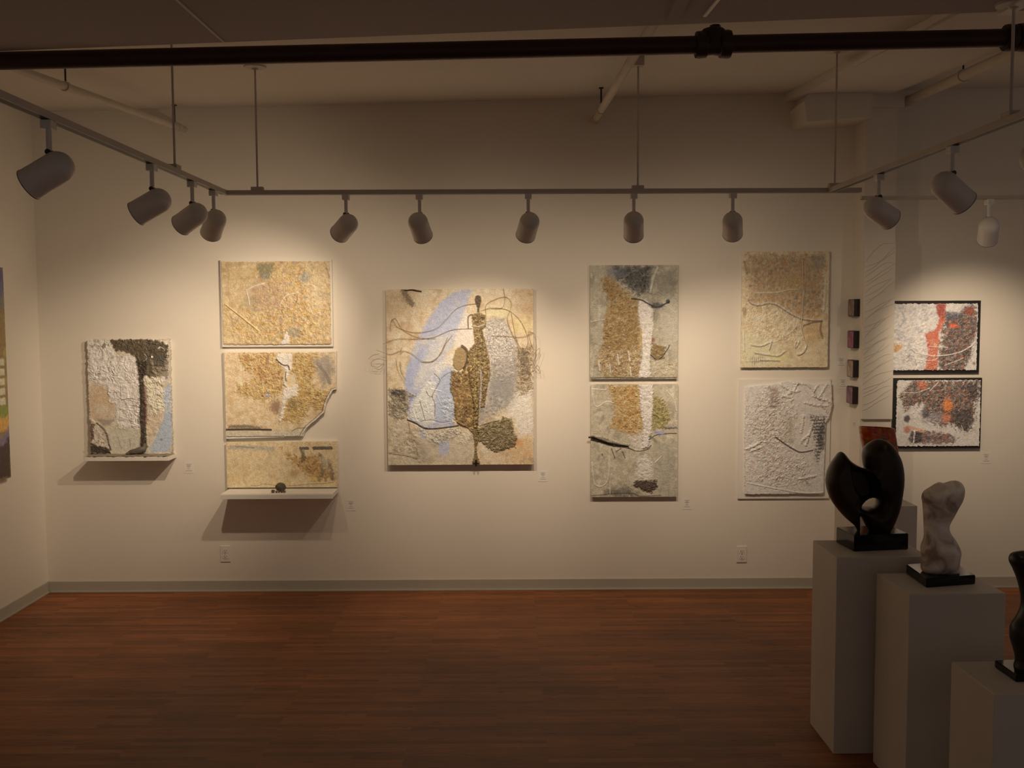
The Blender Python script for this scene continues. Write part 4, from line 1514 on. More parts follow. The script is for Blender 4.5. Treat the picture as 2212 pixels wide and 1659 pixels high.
for x, y in ((160, 680), (230, 700), (350, 620), (360, 720), (280, 640)):
    Fp.line([(x, y), (x + 8, y + 60)], 10, (236, 214, 172), .8, 2.5)
Fp.line([(110, 790), (250, 786), (400, 790), (660, 786)], 6, (66, 54, 40), .8)
tf = hang(Fp, 'grey and gold panel with white trunk and black ink blots, upper of the pair', 'painting', 'grey and gold pair')
Fp.build('painted_relief', tf, -.019, .009, side=(130, 118, 92))
stretcher(Fp, tf, .0185, M_white)

Gp = Art((103, 830), (663, 828), (112, 1552), (662, 1548), (1240, 550), 2.962, D - .032, 1.35, (168, 150, 114), 0.68, 7)
Gp.mottle((140, 126, 96), 70, -.05, .5, .7, 1)
Gp.mottle((188, 170, 134), 50, .1, .5, .6, 2)
Gp.poly([(210, 1500), (350, 1490), (420, 1540), (300, 1555), (200, 1545)], (82, 76, 60), 25, .8, 26)
Gp.poly([(500, 1200), (655, 1220), (655, 1540), (560, 1540), (520, 1400)], (148, 136, 108), 40, .6, 30)
m = Gp.poly([(218, 838), (412, 836), (432, 980), (442, 1100), (412, 1205), (330, 1135), (232, 1112), (262, 1000), (240, 920)], (160, 120, 50), 16, .92, 22)
Gp.rough(m, 5, 15, 3, 'worm', (222, 194, 132), (74, 54, 26), .8)
Gp.mottle((170, 104, 34), 28, .1, .45, .5, 4, m)
m = Gp.poly([(500, 890), (560, 920), (598, 980), (615, 1060), (570, 1112), (498, 1105)], (126, 108, 48), 14, .9, 20)
Gp.rough(m, 5, 14, 5, 'worm', (186, 164, 96), (78, 62, 30), .7)
m = Gp.poly([(412, 832), (502, 832), (502, 980), (492, 1150), (472, 1235), (438, 1235), (442, 1100), (422, 980)], (228, 208, 180), 6, .95, 8, 15, 4)
Gp.rough(m, 5, 15, 6, 'worm', (246, 232, 206), (160, 132, 100), .7)
m = Gp.poly([(95, 1172), (180, 1160), (265, 1195), (355, 1215), (350, 1232), (250, 1222), (110, 1185)], (120, 106, 78), 6, .9, 8, 15, 3)
Gp.rough(m, 3, 11, 7, 'worm', (180, 165, 130), (66, 54, 40), .7)
Gp.line([(108, 1180), (200, 1205), (260, 1222), (345, 1226)], 11, (48, 40, 30), .95, 2)
Gp.line([(345, 1232), (400, 1253), (460, 1246), (492, 1218)], 7, (84, 70, 52), .9, 3)
m = Gp.poly([(350, 1160), (440, 1130), (470, 1230), (400, 1250)], (205, 190, 152), 18, .7, 20)
Gp.line([(478, 1182), (520, 1155), (560, 1146), (655, 1141)], 7, (66, 60, 52), .9, 1)
Gp.line([(520, 1135), (570, 1140)], 18, (126, 126, 150), .7)
m = Gp.line([(588, 1110), (655, 1107)], 13, None, 1, 0, .4, warp=8)
Gp.mix((66, 62, 60), m * .8)
m = Gp.poly([(412, 1290), (470, 1288), (502, 1345), (492, 1432), (400, 1432), (402, 1350)], (204, 182, 148), 18, .9, 18)
Gp.rough(m, 4, 14, 8, 'worm', (228, 208, 172), (150, 128, 96), .6)
m = Gp.poly([(398, 1442), (530, 1440), (534, 1478), (492, 1522), (420, 1492), (384, 1470)], (72, 54, 40), 7, .95, 12, 15, 5)
Gp.rough(m, 5, 12, 9)
for p in ([(112, 845), (135, 970), (205, 940), (250, 950)], [(120, 1330), (132, 1460), (180, 1482), (222, 1430), (228, 1250)], [(232, 1450), (235, 1540)], [(110, 860), (200, 865)], [(590, 870), (640, 930), (655, 1000)], [(520, 1330), (560, 1290)]):
    Gp.line(p, 6, (206, 190, 154), .75, 2)
for p in ([(240, 1240), (262, 1300)], [(310, 1260), (328, 1300)], [(270, 1260), (300, 1240)], [(180, 1275), (185, 1285)]):
    Gp.line(p, 7, (66, 58, 44), .8)
Gp.line([(485, 1160), (525, 1195)], 20, (98, 90, 66), .6)
Gp.line([(112, 1545), (260, 1530), (380, 1528), (420, 1545), (560, 1540)], 6, (70, 58, 42), .7)
tg = hang(Gp, 'grey and gold panel with a dark twig and brown blot, lower of the pair', 'painting', 'grey and gold pair')
Gp.build('painted_relief', tg, -.019, .009, side=(130, 118, 92))
stretcher(Gp, tg, .0185, M_white)
x0, z0 = Gp.world(92, 1168)
x1, z1 = Gp.world(345, 1222)
MB().tube([(x0, -.034, z0), (x0 + .03, -.044, z0 + .006), ((x0 + x1) / 2, -.044, (z0 + z1) / 2 - .006), (x1, -.040, z1)], [.006, .0075, .0045, .002], 8).build('twig', M_bronze, tg, smooth=True)

# ---- H, I: plaster pair on the right
H = Art((118, 66), (655, 66), (120, 784), (658, 780), (1560, 520), 2.86, D - .034, 1.35, (180, 154, 108), 0.58, 8)
H.mottle((156, 128, 84), 70, -.05, .5, .6, 1)
H.mottle((198, 172, 126), 50, .05, .5, .6, 2)
m = H.poly([(150, 85), (625, 85), (615, 440), (540, 490), (450, 460), (330, 395), (170, 385)], (154, 124, 82), 26, .85, 40)
H.rough(m, 3, 20, 3, 'fbm', (190, 160, 112), (118, 92, 58), .6)
H.mottle((162, 110, 58), 45, .05, .6, .65, 4, m)
H.mottle((128, 112, 88), 30, .2, .5, .7, 5, m)
H.ell(590, 130, 40, 50, (126, 116, 90), .6, .7)
H.ell(560, 540, 60, 90, (172, 126, 60), .7, .5)
H.ell(430, 260, 90, 60, (164, 132, 80), .7, .6)
m = H.poly([(130, 400), (330, 400), (450, 470), (560, 500), (480, 640), (200, 600)], None, 30, 1, 40)
H.rough(m, 5, 15, 6, 'worm', (206, 180, 138), (124, 98, 64), .7)
m = H.poly([(130, 570), (300, 600), (370, 680), (320, 770), (125, 780)], (214, 184, 120), 30, .7, 26)
H.poly([(300, 700), (420, 720), (380, 750), (300, 745)], (206, 164, 88), 20, .7, 20)
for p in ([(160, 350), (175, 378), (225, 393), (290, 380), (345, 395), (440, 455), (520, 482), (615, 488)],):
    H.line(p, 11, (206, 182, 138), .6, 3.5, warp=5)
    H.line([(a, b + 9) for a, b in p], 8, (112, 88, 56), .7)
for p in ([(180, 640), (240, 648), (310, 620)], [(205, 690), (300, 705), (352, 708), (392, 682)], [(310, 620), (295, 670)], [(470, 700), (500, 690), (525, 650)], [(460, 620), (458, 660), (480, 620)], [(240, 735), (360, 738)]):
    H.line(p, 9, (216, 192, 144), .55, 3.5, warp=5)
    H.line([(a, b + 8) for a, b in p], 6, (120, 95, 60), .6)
H.line([(200, 320), (330, 318), (420, 300), (470, 302)], 9, (200, 176, 130), .7, 4)
H.line([(505, 525), (560, 505), (618, 498)], 10, (98, 78, 50), .8)
H.line([(615, 495), (610, 550), (625, 600)], 12, (112, 86, 54), .8)
H.line([(135, 420), (140, 450)], 24, (130, 104, 66), .7)
H.line([(135, 560), (140, 680)], 9, (222, 196, 150), .7, 3)
m = H.poly([(180, 720), (250, 712), (275, 740), (190, 775)], None, 8, 1, 12)
H.mix((122, 110, 84), m * sstep(-.1, .3, np.sin(H.X * .5) * .6 + H.fb(8, 8)) * .75)
H.line([(150, 750), (290, 745)], 5, (110, 98, 74), .6)
H.line([(635, 240), (628, 430)], 12, (206, 182, 138), .7, 3)
H.line([(135, 130), (150, 200)], 14, (120, 95, 60), .6)
th_ = hang(H, 'cream and ochre plaster relief with a hanging cord, above the bare white relief', 'painting', 'plaster pair beside the column')
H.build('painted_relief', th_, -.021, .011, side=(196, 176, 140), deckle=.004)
stretcher(H, th_, .0205, M_white)
for p in ([(490, 115), (494, 230), (497, 330), (488, 540)], [(505, 130), (508, 250), (500, 335), (500, 345)], [(488, 540), (505, 600), (525, 645), (505, 690), (470, 708)]):
    P = []
    for q in p:
        x, z = H.world(*q)
        P.append(Vector((x, -.0385, z)))
    MB().tube(catmull(P, 6), .0028, 8).build('cord', M_cord, th_, smooth=True)

I = Art((138, 866), (680, 866), (140, 1576), (680, 1564), (1560, 520), 2.86, D - .032, 1.35, (214, 186, 148), 0.50, 9)
I.mottle((180, 152, 116), 70, 0, .5, .5, 1)
I.mottle((208, 184, 150), 50, .05, .5, .6, 2)
m = I.poly([(270, 910), (400, 940), (450, 1050), (432, 1200), (425, 1330), (530, 1380), (520, 1480), (300, 1520), (170, 1430), (230, 1250), (190, 1120), (240, 1040)], None, 40, 1, 60, 30)
I.mix((190, 160, 128), m * .5)
I.rough(m, 5, 13, 3, 'worm', (222, 198, 166), (112, 86, 66), .65)
I.mottle((150, 112, 98), 25, .1, .4, .5, 4, m)
I.rough(I.ell(260, 1120, 130, 180, None, .5), 3, 10, 13, 'fbm', None, (110, 84, 66), .6)
m = I.poly([(280, 900), (345, 910), (340, 1030), (290, 1020)], None, 14, 1, 20)
I.mix((120, 98, 76), m * .6)
I.rough(m, 4, 11, 5)
I.poly([(395, 1090), (440, 1090), (430, 1240), (395, 1240)], (130, 112, 78), 26, .55, 20)
m = I.poly([(540, 1080), (650, 1085), (632, 1200), (618, 1300), (582, 1380), (572, 1250), (555, 1170)], None, 14, 1, 18)
I.mix((58, 52, 46), m * sstep(-.35, .1, np.sin(I.Y * .32 + .02 * I.X) * .35 + I.fb(10, 9)) * .9)
I.poly([(590, 1150), (640, 1120), (632, 1280), (600, 1290)], (52, 46, 40), 16, .7, 14)
I.line([(330, 1213), (395, 1258), (450, 1290), (490, 1304), (560, 1291)], 9, (70, 52, 40), .9, 3)
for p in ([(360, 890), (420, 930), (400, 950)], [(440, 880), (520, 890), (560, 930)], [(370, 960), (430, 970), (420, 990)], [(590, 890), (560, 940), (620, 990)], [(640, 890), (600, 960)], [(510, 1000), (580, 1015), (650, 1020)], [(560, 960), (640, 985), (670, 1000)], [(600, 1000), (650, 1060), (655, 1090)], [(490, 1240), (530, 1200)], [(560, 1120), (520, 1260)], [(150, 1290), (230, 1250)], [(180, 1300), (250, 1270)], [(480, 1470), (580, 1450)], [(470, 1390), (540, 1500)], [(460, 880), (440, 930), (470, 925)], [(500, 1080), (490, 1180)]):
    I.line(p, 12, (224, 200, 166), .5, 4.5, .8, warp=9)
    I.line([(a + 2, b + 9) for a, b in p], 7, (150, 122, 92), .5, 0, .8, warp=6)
I.line([(160, 1500), (480, 1555), (640, 1550)], 8, (206, 184, 148), .6, 2)
I.mask = poly_sd(I.X, I.Y, [(142, 905), (250, 892), (330, 885), (400, 870), (480, 875), (560, 890), (670, 880), (677, 1010), (660, 1090), (652, 1105), (640, 1125), (634, 1400), (633, 1562), (500, 1562), (147, 1572), (140, 1200)]) + 2.5 * I.fb(16, 51) > 0
ti = hang(I, 'bare white wrinkled plaster relief with a black smudge, on a thin white backing sheet', 'painting', 'plaster pair beside the column')
bk = Art((102, 858), (672, 855), (98, 1598), (660, 1588), (1560, 520), 2.86, D - .012)
bx, bzz = bk.c.x - I.c.x, bk.c.z - I.c.z
MB().box((bx - bk.w / 2, -.010, bzz - bk.h / 2), (bx + bk.w / 2, 0, bzz + bk.h / 2), bev=.001).build('backing_frame', M_white, ti)
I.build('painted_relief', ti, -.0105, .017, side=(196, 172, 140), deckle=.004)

# ---- J, K: black-backed pair on the right
J = Art((398, 541), (962, 540), (391, 985), (950, 978), (1800, 480), 3.0728, D - .032, 1.3, (196, 178, 150), 0.66, 10)
J.mottle((158, 148, 134), 60, 0, .4, .7, 1)
J.mottle((216, 200, 172), 40, .05, .5, .7, 2)
m = J.poly([(395, 540), (680, 540), (700, 640), (610, 740), (620, 860), (395, 980)], None, 20, 1, 20)
J.rough(m, 3, 18, 3, 'fbm', (228, 214, 190), (160, 148, 132), .4)
J.line([(440, 570), (470, 640), (430, 700)], 14, (150, 142, 130), .6, 1)
J.line([(480, 590), (540, 600)], 20, (160, 152, 142), .5)
m = J.poly([(735, 590), (830, 610), (870, 552), (945, 555), (962, 700), (935, 850), (860, 985), (700, 985), (700, 860), (722, 760), (725, 680)], (68, 55, 45), 16, .93, 34)
J.rough(m, 5, 10, 4, 'worm', (176, 154, 126), (36, 29, 25), .6)
J.mottle((164, 82, 42), 20, .0, .55, .6, 5, m)
J.mottle((128, 112, 94), 30, .25, .5, .6, 6, m)
J.ell(790, 620, 60, 30, (76, 74, 74), .5, .8, .4)
m = J.poly([(765, 540), (850, 542), (840, 590), (790, 605), (750, 580)], (206, 190, 162), 12, .8, 20)
m = J.poly([(480, 850), (700, 880), (700, 985), (420, 985)], None, 30, 1, 30)
J.rough(m, 4, 14, 7, 'worm', (206, 184, 150), (100, 84, 66), .8)
m = J.poly([(676, 541), (746, 543), (742, 640), (716, 700), (702, 760), (694, 880), (692, 985), (606, 985), (632, 850), (610, 740), (682, 708), (704, 640)], (176, 78, 42), 8, .93, 12)
J.poly([(676, 541), (746, 543), (740, 625), (706, 640)], (134, 58, 46), 10, .8, 10)
J.mottle((192, 108, 66), 20, .1, .5, .5, 8, m)
J.rough(m * (J.Y > 780), 4, 12, 9, 'worm', (215, 160, 118), (110, 52, 32), .6)
J.ell(795, 688, 28, 16, (196, 78, 36), .5, .9, .4)
J.ell(905, 590, 30, 26, (150, 66, 38), .5, .7, .5)
J.poly([(396, 812), (455, 812), (462, 832), (420, 866), (396, 862)], (182, 132, 62), 8, .9, 8)
J.poly([(915, 800), (950, 760), (952, 978), (890, 978), (920, 900)], (200, 184, 152), 14, .7, 20)
J.line([(518, 842), (545, 862), (620, 882), (700, 887), (820, 868), (900, 830), (945, 795)], 7, (228, 214, 186), .9, 3)
for p in ([(560, 910), (640, 920), (690, 905)], [(740, 950), (830, 915), (860, 900)], [(640, 825), (760, 830)], [(520, 840), (545, 870)]):
    J.line(p, 5, (220, 200, 168), .8, 2)
J.ell(935, 935, 10, 10, (120, 72, 50), .5, .7)
tj = hang(J, 'white, rust and charcoal relief on a black board, upper of the pair beside the column', 'painting', 'black-backed pair')
bk = Art((392, 521), (981, 521), (385, 1000), (966, 1000), (1800, 480), 3.0728, D - .022)
bx, bzz = bk.c.x - J.c.x, bk.c.z - J.c.z
MB().box((bx - bk.w / 2, -.020, bzz - bk.h / 2), (bx + bk.w / 2, 0, bzz + bk.h / 2), bev=.001).build('backing_frame', M_black, tj)
J.build('painted_relief', tj, -.0205, .007, side=(206, 190, 160), deckle=.006)

K = Art((425, 1050), (980, 1048), (415, 1486), (968, 1486), (1800, 480), 3.0728, D - .032, 1.3, (194, 176, 140), 0.53, 11)
K.mottle((168, 150, 118), 60, 0, .5, .6, 1)
K.mottle((210, 194, 160), 40, .05, .5, .6, 2)
m = K.poly([(440, 1160), (470, 1100), (520, 1052), (960, 1050), (978, 1120), (945, 1200), (935, 1330), (880, 1395), (800, 1340), (700, 1350), (610, 1290), (590, 1200), (480, 1240)], (66, 53, 43), 16, .93, 34)
K.rough(m, 5, 10, 3, 'worm', (178, 154, 126), (34, 27, 23), .6)
K.mottle((160, 84, 46), 20, .0, .55, .6, 4, m)
K.mottle((124, 108, 92), 30, .25, .5, .5, 5, m)
K.poly([(880, 1070), (975, 1060), (975, 1150), (900, 1180)], (62, 54, 46), 20, .7, 24)
K.poly([(800, 1250), (930, 1240), (925, 1370), (860, 1390), (790, 1330)], (60, 54, 46), 22, .7, 30)
K.ell(590, 1080, 30, 30, (172, 86, 50), .6, .7, .5)
K.poly([(430, 1050), (520, 1052), (470, 1110), (430, 1140)], (206, 188, 152), 12, .8, 14)
K.ell(760, 1215, 30, 46, (222, 98, 26), .35, .95, .25, 15, 2)
K.ell(745, 1300, 30, 30, (176, 90, 38), .5, .85, .4)
K.ell(660, 1300, 70, 36, (126, 116, 104), .6, .7, .5)
m = K.poly([(515, 1270), (600, 1210), (590, 1280), (540, 1320)], (226, 212, 184), 12, .8, 14)
K.rough(m, 3, 16, 6)
K.ell(490, 1305, 20, 24, (58, 44, 42), .35, .9, .3)
K.ell(610, 1270, 26, 34, (66, 58, 54), .5, .8, .4)
K.ell(490, 1376, 24, 22, (152, 82, 52), .4, .85, .5)
m = K.poly([(522, 1388), (600, 1380), (700, 1398), (780, 1405), (822, 1432), (800, 1470), (700, 1465), (600, 1470), (510, 1468), (505, 1430)], (84, 70, 60), 10, .92, 18)
K.rough(m, 4, 12, 7, 'worm', (165, 145, 120), (44, 36, 32), .7)
K.mottle((158, 80, 44), 20, .1, .4, .7, 8, m * (K.X > 590))
K.poly([(515, 1395), (590, 1392), (585, 1470), (510, 1470)], (52, 44, 42), 10, .75, 12)
K.line([(505, 1360), (550, 1372), (600, 1390)], 18, (204, 120, 76), .8)
K.line([(540, 1390), (532, 1465)], 11, (206, 190, 160), .9, 2)
for p in ([(600, 1310), (640, 1340), (690, 1350)], [(470, 1130), (560, 1130), (640, 1100)], [(640, 1120), (700, 1060)], [(430, 1180), (480, 1160)], [(850, 1350), (870, 1400)]):
    K.line(p, 5, (215, 198, 165), .8, 2)
tk = hang(K, 'white, charcoal and orange relief on a black board, lower of the pair beside the column', 'painting', 'black-backed pair')
bk = Art((388, 1034), (991, 1034), (402, 1502), (972, 1500), (1800, 480), 3.0728, D - .022)
bx, bzz = bk.c.x - K.c.x, bk.c.z - K.c.z
MB().box((bx - bk.w / 2, -.020, bzz - bk.h / 2), (bx + bk.w / 2, 0, bzz + bk.h / 2), bev=.001).build('backing_frame', M_black, tk)
K.build('painted_relief', tk, -.0205, .007, side=(200, 182, 148), deckle=.006)

# ---- tall line relief on the column front
yc = CY
pt, pbm = aty(1898, 523, yc).z, aty(1895, 905, yc).z
cw_ = CW - .004
colp = thing('picture_panel', (CX + CW / 2, yc - .002, (pt + pbm) / 2), 'tall narrow plaster panel with raking branch lines on the column front', 'relief')
hh = (pt - pbm) / 2
MB().box((-cw_ / 2, -.018, -hh), (cw_ / 2, 0, hh), bev=.002).build('plaster_board', M_wall, colp)
lin = MB()
rnd = random.Random(8)
for k in range(30):
    z0 = hh * .78 - 2 * hh * .86 * k / 30 + rnd.uniform(-.01, .01)
    rise = rnd.uniform(.10, .17) * (1 - .35 * k / 30)
    x0, x1 = -cw_ / 2 + .004, cw_ / 2 - rnd.choice([.004, .02, .06])
    P = []
    for i in range(9):
        t = i / 8
        P.append(Vector((x0 + (x1 - x0) * t, -.0185, min(hh - .01, z0 + rise * (t ** 1.2 if k % 3 else 1 - (1 - t) ** 1.6) + .004 * math.sin(7 * t + k)))))
    lin.tube(P, [.0007 + .0016 * math.sin(PI * min(1, .12 + .8 * i / 8)) for i in range(9)], 6)
lin.build('branch_lines', mat('line_plaster', (.62, .57, .50), .7, .03, 20), colp, smooth=True)

# ---- four little blocks on the left cheek of the column
BK = [(1841, 665, (92, 70, 52), 'top small wooden block on the column cheek, greenish brown'),
      (1840, 733, (96, 52, 56), 'second small wooden block from the top on the column cheek, purplish red'),
      (1839, 796, (104, 82, 62), 'third small wooden block from the top on the column cheek, pale brown'),
      (1838, 853, (84, 56, 54), 'lowest small wooden block on the column cheek, dull mauve')]
for i, (px, py, c, lb) in enumerate(BK):
    yb0 = (CY + D) / 2
    p = aty(px + 3, py, yb0)
    bl = Art.__new__(Art)
    t = thing('block_painting', (CX - .001, yb0, p.z), lb, 'painting', 'small blocks on the column cheek')
    hb_ = .058
    MB().box((-.036, -.060, -hb_), (0, .060, hb_), bev=.003).build('block_frame', mat('dark_block_wood', (.022, .014, .013), .5, .3, 20), t)
    al = tuple(np.clip(s2l(c) / (LREF * .42), .01, .8))
    fm = mat('block_face_paint', al, .5, .45, 22, .3, 40)
    MB().box((-.040, -.056, -hb_ + .004), (-.0365, .056, hb_ - .004), bev=.001).build('painted_face', fm, t)

# ---- painting on the left wall, only its far end in view
pf = aty(17, 800, 6.35)
yl = XL * F / (17 - 1100.0)
q = atx(12, 800, XL + .03)
yl = q.y
ztop, zbot = aty(4, 578, yl).z, aty(22, 1031, yl).z
wl = 1.05
lw = thing('canvas_picture', (XL + GAP, yl - wl / 2, (ztop + zbot) / 2), 'bright purple, green and yellow canvas on the left wall, cut by the frame', 'painting')
Lc = Art.__new__(Art)
Lc.k, Lc.seed = .55, 12
Lc.w, Lc.h = wl, ztop - zbot
Lc.nu, Lc.nv = 200, 280
Lc.u, Lc.v = np.meshgrid(np.linspace(0, 1, 201), np.linspace(0, 1, 281))
Lc.X, Lc.Y = Lc.u * wl * 1000, Lc.v * Lc.h * 1000
Lc.zmm = 1.0
Lc.H = np.zeros(Lc.u.shape)
Lc.mask = None
Lc.C = np.zeros(Lc.u.shape + (3,)) + Lc.col((118, 92, 44))
HM = Lc.h * 1000
WM = wl * 1000
Lc.mottle((140, 112, 52), 150, 0, .4, .7, 1)
Lc.poly([(0, 0), (WM, 0), (WM, HM * .12), (0, HM * .3)], (72, 62, 92), 40, .9, 40, 120)
Lc.poly([(0, HM * .14), (WM, HM * .08), (WM, HM * .2), (0, HM * .4)], (82, 88, 86), 40, .6, 40, 120)
Lc.poly([(0, HM * .62), (WM, HM * .66), (WM, HM * .72), (0, HM * .74)], (104, 112, 30), 20, .9, 20, 100)
Lc.poly([(0, HM * .72), (WM, HM * .70), (WM, HM * .77), (0, HM * .9)], (178, 126, 38), 20, .9, 30, 100)
Lc.poly([(0, HM * .9), (WM * .7, HM * .84), (WM, HM * .77), (WM, HM * .84), (0, HM)], (98, 84, 100), 25, .9, 30, 100)
Lc.poly([(0, HM * .97), (WM * .7, HM * .88), (WM, HM * .81), (WM, HM), (0, HM)], (52, 36, 32), 18, .9, 30, 100)
for cx in range(8):
    for r in range(5):
        Lc.poly([(WM - 100 - cx * 120, HM * (.43 + r * .046)), (WM - 30 - cx * 120, HM * (.43 + r * .046)), (WM - 30 - cx * 120, HM * (.462 + r * .046)), (WM - 100 - cx * 120, HM * (.462 + r * .046))], (172, 162, 122), 6, .9, 4)
lo_ = Lc.build('painted_canvas', lw, -.001, .034, side=(92, 62, 52))
for ch in list(lw.children):
    ch.rotation_euler = (0, 0, PI / 2)

# ================================================================== WALL LABELS AND OUTLETS
LB = [(408, 1010, 'small white title card right of the leg relief shelf'), (758, 1091, 'small white title card right of the white shelf with stones'),
      (1173, 1028, 'small white title card below the right corner of the two-figure painting'), (1484, 1088, 'small white title card at the lower right of the grey and gold pair'),
      (1817, 782, 'small white title card beside the cream plaster relief, near the column'), (1821, 828, 'small white title card beside the bare white relief, near the column'),
      (2130, 989, 'small white title card at the lower right of the black-backed pair')]
for px, py, lb in LB:
    p = aty(px, py, D)
    t = thing('title_card', (p.x, D - .001, p.z), lb, 'label', 'title cards on the wall')
    MB().box((-.034, -.0007, -.040), (.034, 0, .040)).build('card_mount', M_card, t)
    ink = MB()
    for z, wd in ((.023, .036), (.0155, .022), (.009, .030), (.003, .012), (-.009, .022), (-.022, .042)):
        x = -wd / 2
        rr = random.Random(int(px + z * 1000))
        while x < wd / 2:
            w = rr.uniform(.004, .009)
            ink.box((x, -.0010, z - .0013), (min(x + w, wd / 2), -.0007, z + .0013))
            x += w + .0016
    ink.build('printed_lines', M_ink, t)
p = atx(1846, 917, CX)
t = thing('title_card', (CX - .001, min(max(p.y, CY + .05), D - .06), p.z), 'tiny white title card on the column cheek below the four blocks', 'label', 'title cards on the wall')
MB().box((-.002, -.022, -.020), (0, .022, .020)).build('card_mount', M_card, t)
ink = MB()
for z in (.010, .003, -.006):
    ink.box((-.0026, -.014, z - .001), (-.002, .012, z + .001))
ink.build('printed_lines', M_ink, t)

for px, py, lb in ((487.5, 1196, 'white double wall outlet low on the wall under the white shelf'), (1602, 1197, 'white double wall outlet low on the wall under the bare white relief')):
    p = aty(px, py, D)
    t = thing('wall_outlet', (p.x, D - .0005, p.z), lb, 'outlet', 'wall outlets')
    tag(t, kind='thing')
    MB().box((-.035, -.006, -.057), (.035, 0, .057), bev=.003).build('cover_plate', M_plate, t)
    for s_ in (1, -1):
        so = MB().lathe([(.0, .0), (.017, .0), (.0175, -.002)], Matrix.Translation((0, -.0085, s_ * .0195)) @ Matrix.Rotation(PI / 2, 4, 'X'), 24)
        so.box((-.0165, -.0082, s_ * .0195 - .012), (.0165, -.006, s_ * .0195 + .012), bev=.001)
        o = so.build('socket', M_plate, t)
        sl_ = MB()
        sl_.box((-.0085, -.0092, s_ * .0195 + .000), (-.0062, -.0086, s_ * .0195 + .009))
        sl_.box((.0062, -.0092, s_ * .0195 + .001), (.0082, -.0086, s_ * .0195 + .008))
        sl_.lathe([(0, 0), (.0030, 0)], Matrix.Translation((0, -.0090, s_ * .0195 - .007)) @ Matrix.Rotation(PI / 2, 4, 'X'), 14)
        sl_.build('contact_slots', M_dark, o)
    MB().lathe([(0, 0), (.003, 0)], Matrix.Translation((0, -.0064, 0)) @ Matrix.Rotation(PI / 2, 4, 'X'), 12).build('screw', M_dark, t)

# ================================================================== PLINTHS AND SCULPTURES
def plinth(fl_px, bl_px, w, ztop, label, y=None, rz=0.0):
    """fl/bl: photo points of the top's front-left and back-left corners, lying on z=ztop"""
    a, b = atz(fl_px[0], fl_px[1], ztop), atz(bl_px[0], bl_px[1], ztop)
    dp = (b - a).length
    ang = math.atan2(-(b - a).x, (b - a).y)
    t = thing('plinth', (a.x, a.y, 0), label, 'plinth', 'pale plinths at the right', ang)
    top = MB().box((0, 0, .0), (w, dp, ztop), bev=.004)
    top.build('plinth_body', M_plinth, t)
    MB().box((.012, .012, .0005), (w - .012, dp - .012, .012)).build('kick_base', M_dark, t)
    t.children[0].location.z = 0.0
    return t, a, b, ang


def ztop_of(px_top, px_bot):
    g = atz(px_bot[0], px_bot[1], 0.0)
    return aty(px_top[0], px_top[1], g.y).z


Z1 = ztop_of((1808, 1204), (1793, 1629))
P1, a1, b1, g1 = plinth((1808, 1204), (1756, 1167), .40, Z1, 'tall pale plinth carrying the dark bronze shell sculpture')
Z2 = .815
P2, a2_, b2_, g2 = plinth((1965, 1284), (1893.6, 1238), .38, Z2, 'pale plinth carrying the grey marble torso')
Z3 = .62
P3, a3, b3, g3 = plinth((2148, 1500), (2055, 1429), .42, Z3, 'low pale plinth nearest the camera, cut by the right edge of the frame')
y4 = 5.35
z4 = aty(1982, 1093, y4).z
x4 = aty(1982, 1100, y4).x
P4 = thing('plinth', (x4 - .34, y4, 0), 'pale plinth farthest back, mostly hidden behind the bronze sculpture', 'plinth', 'pale plinths at the right')
MB().box((0, 0, 0), (.34, .34, z4), bev=.004).build('plinth_body', M_plinth, P4)
MB().box((.012, .012, .0005), (.328, .328, .012)).build('kick_base', M_dark, P4)


def slab(parent, fl, fr, bl_, z, h, origin, m=M_granite, name='stone_base', bev=.003):
    """block whose lower front-left, front-right and back-left corners are seen at photo points on z"""
    a, b, c = atz(*fl, z), atz(*fr, z), atz(*bl_, z)
    u_ = b - a
    v_ = c - a
    u_.z = v_.z = 0
    R = Matrix(((u_.x, v_.x, 0, a.x - origin.x), (u_.y, v_.y, 0, a.y - origin.y), (0, 0, h, z - origin.z + .0005), (0, 0, 0, 1)))
    bm = bmesh.new()
    bmesh.ops.create_cube(bm, size=1, matrix=Matrix.Translation((.5, .5, .5)))
    bmesh.ops.transform(bm, matrix=R, verts=bm.verts[:])
    bmesh.ops.bevel(bm, geom=bm.edges[:], offset=bev, segments=2, affect='EDGES')
    me = bpy.data.meshes.new(name)
    bm.to_mesh(me)
    bm.free()
    link(name, me, m, parent)
    return a, b, c


# 1: dark bronze shell
bl1 = (1806, 1172)
o1 = atz(1905, 1175, Z1)
S1 = thing('shell_sculpture', o1, 'dark bronze curled shell sculpture with a hole, on a thick black stone block', 'sculpture')
fa = atz(1845, 1192, Z1)
h1 = aty(1845, 1157, fa.y).z - Z1
A1, B1_, C1_ = slab(S1, (1845, 1192), (1962, 1187), bl1, Z1, h1, o1)
ys1 = (A1.y + C1_.y) / 2
zb1 = Z1 + h1
out1 = [(1821, 977), (1806, 992), (1794, 1012), (1788, 1036), (1790, 1058), (1798, 1080), (1812, 1101), (1830, 1121), (1848, 1137), (1853, 1147), (1858, 1147), (1857, 1130), (1856, 1117), (1858, 1114), (1864, 1122), (1872, 1138), (1880, 1152), (1884, 1158),
        (1914, 1158), (1921, 1146), (1929, 1124), (1938, 1098), (1943, 1072), (1947, 1040), (1946, 1012), (1940, 988), (1928, 966), (1914, 952), (1900, 948), (1886, 952), (1872, 963), (1866, 975), (1865, 990), (1867, 1006), (1868, 1012), (1852, 1005), (1838, 995)]
hole1 = [(1860, 1092), (1868, 1082), (1880, 1076), (1891, 1075), (1893, 1080), (1892, 1088), (1885, 1096), (1874, 1099), (1866, 1097)]


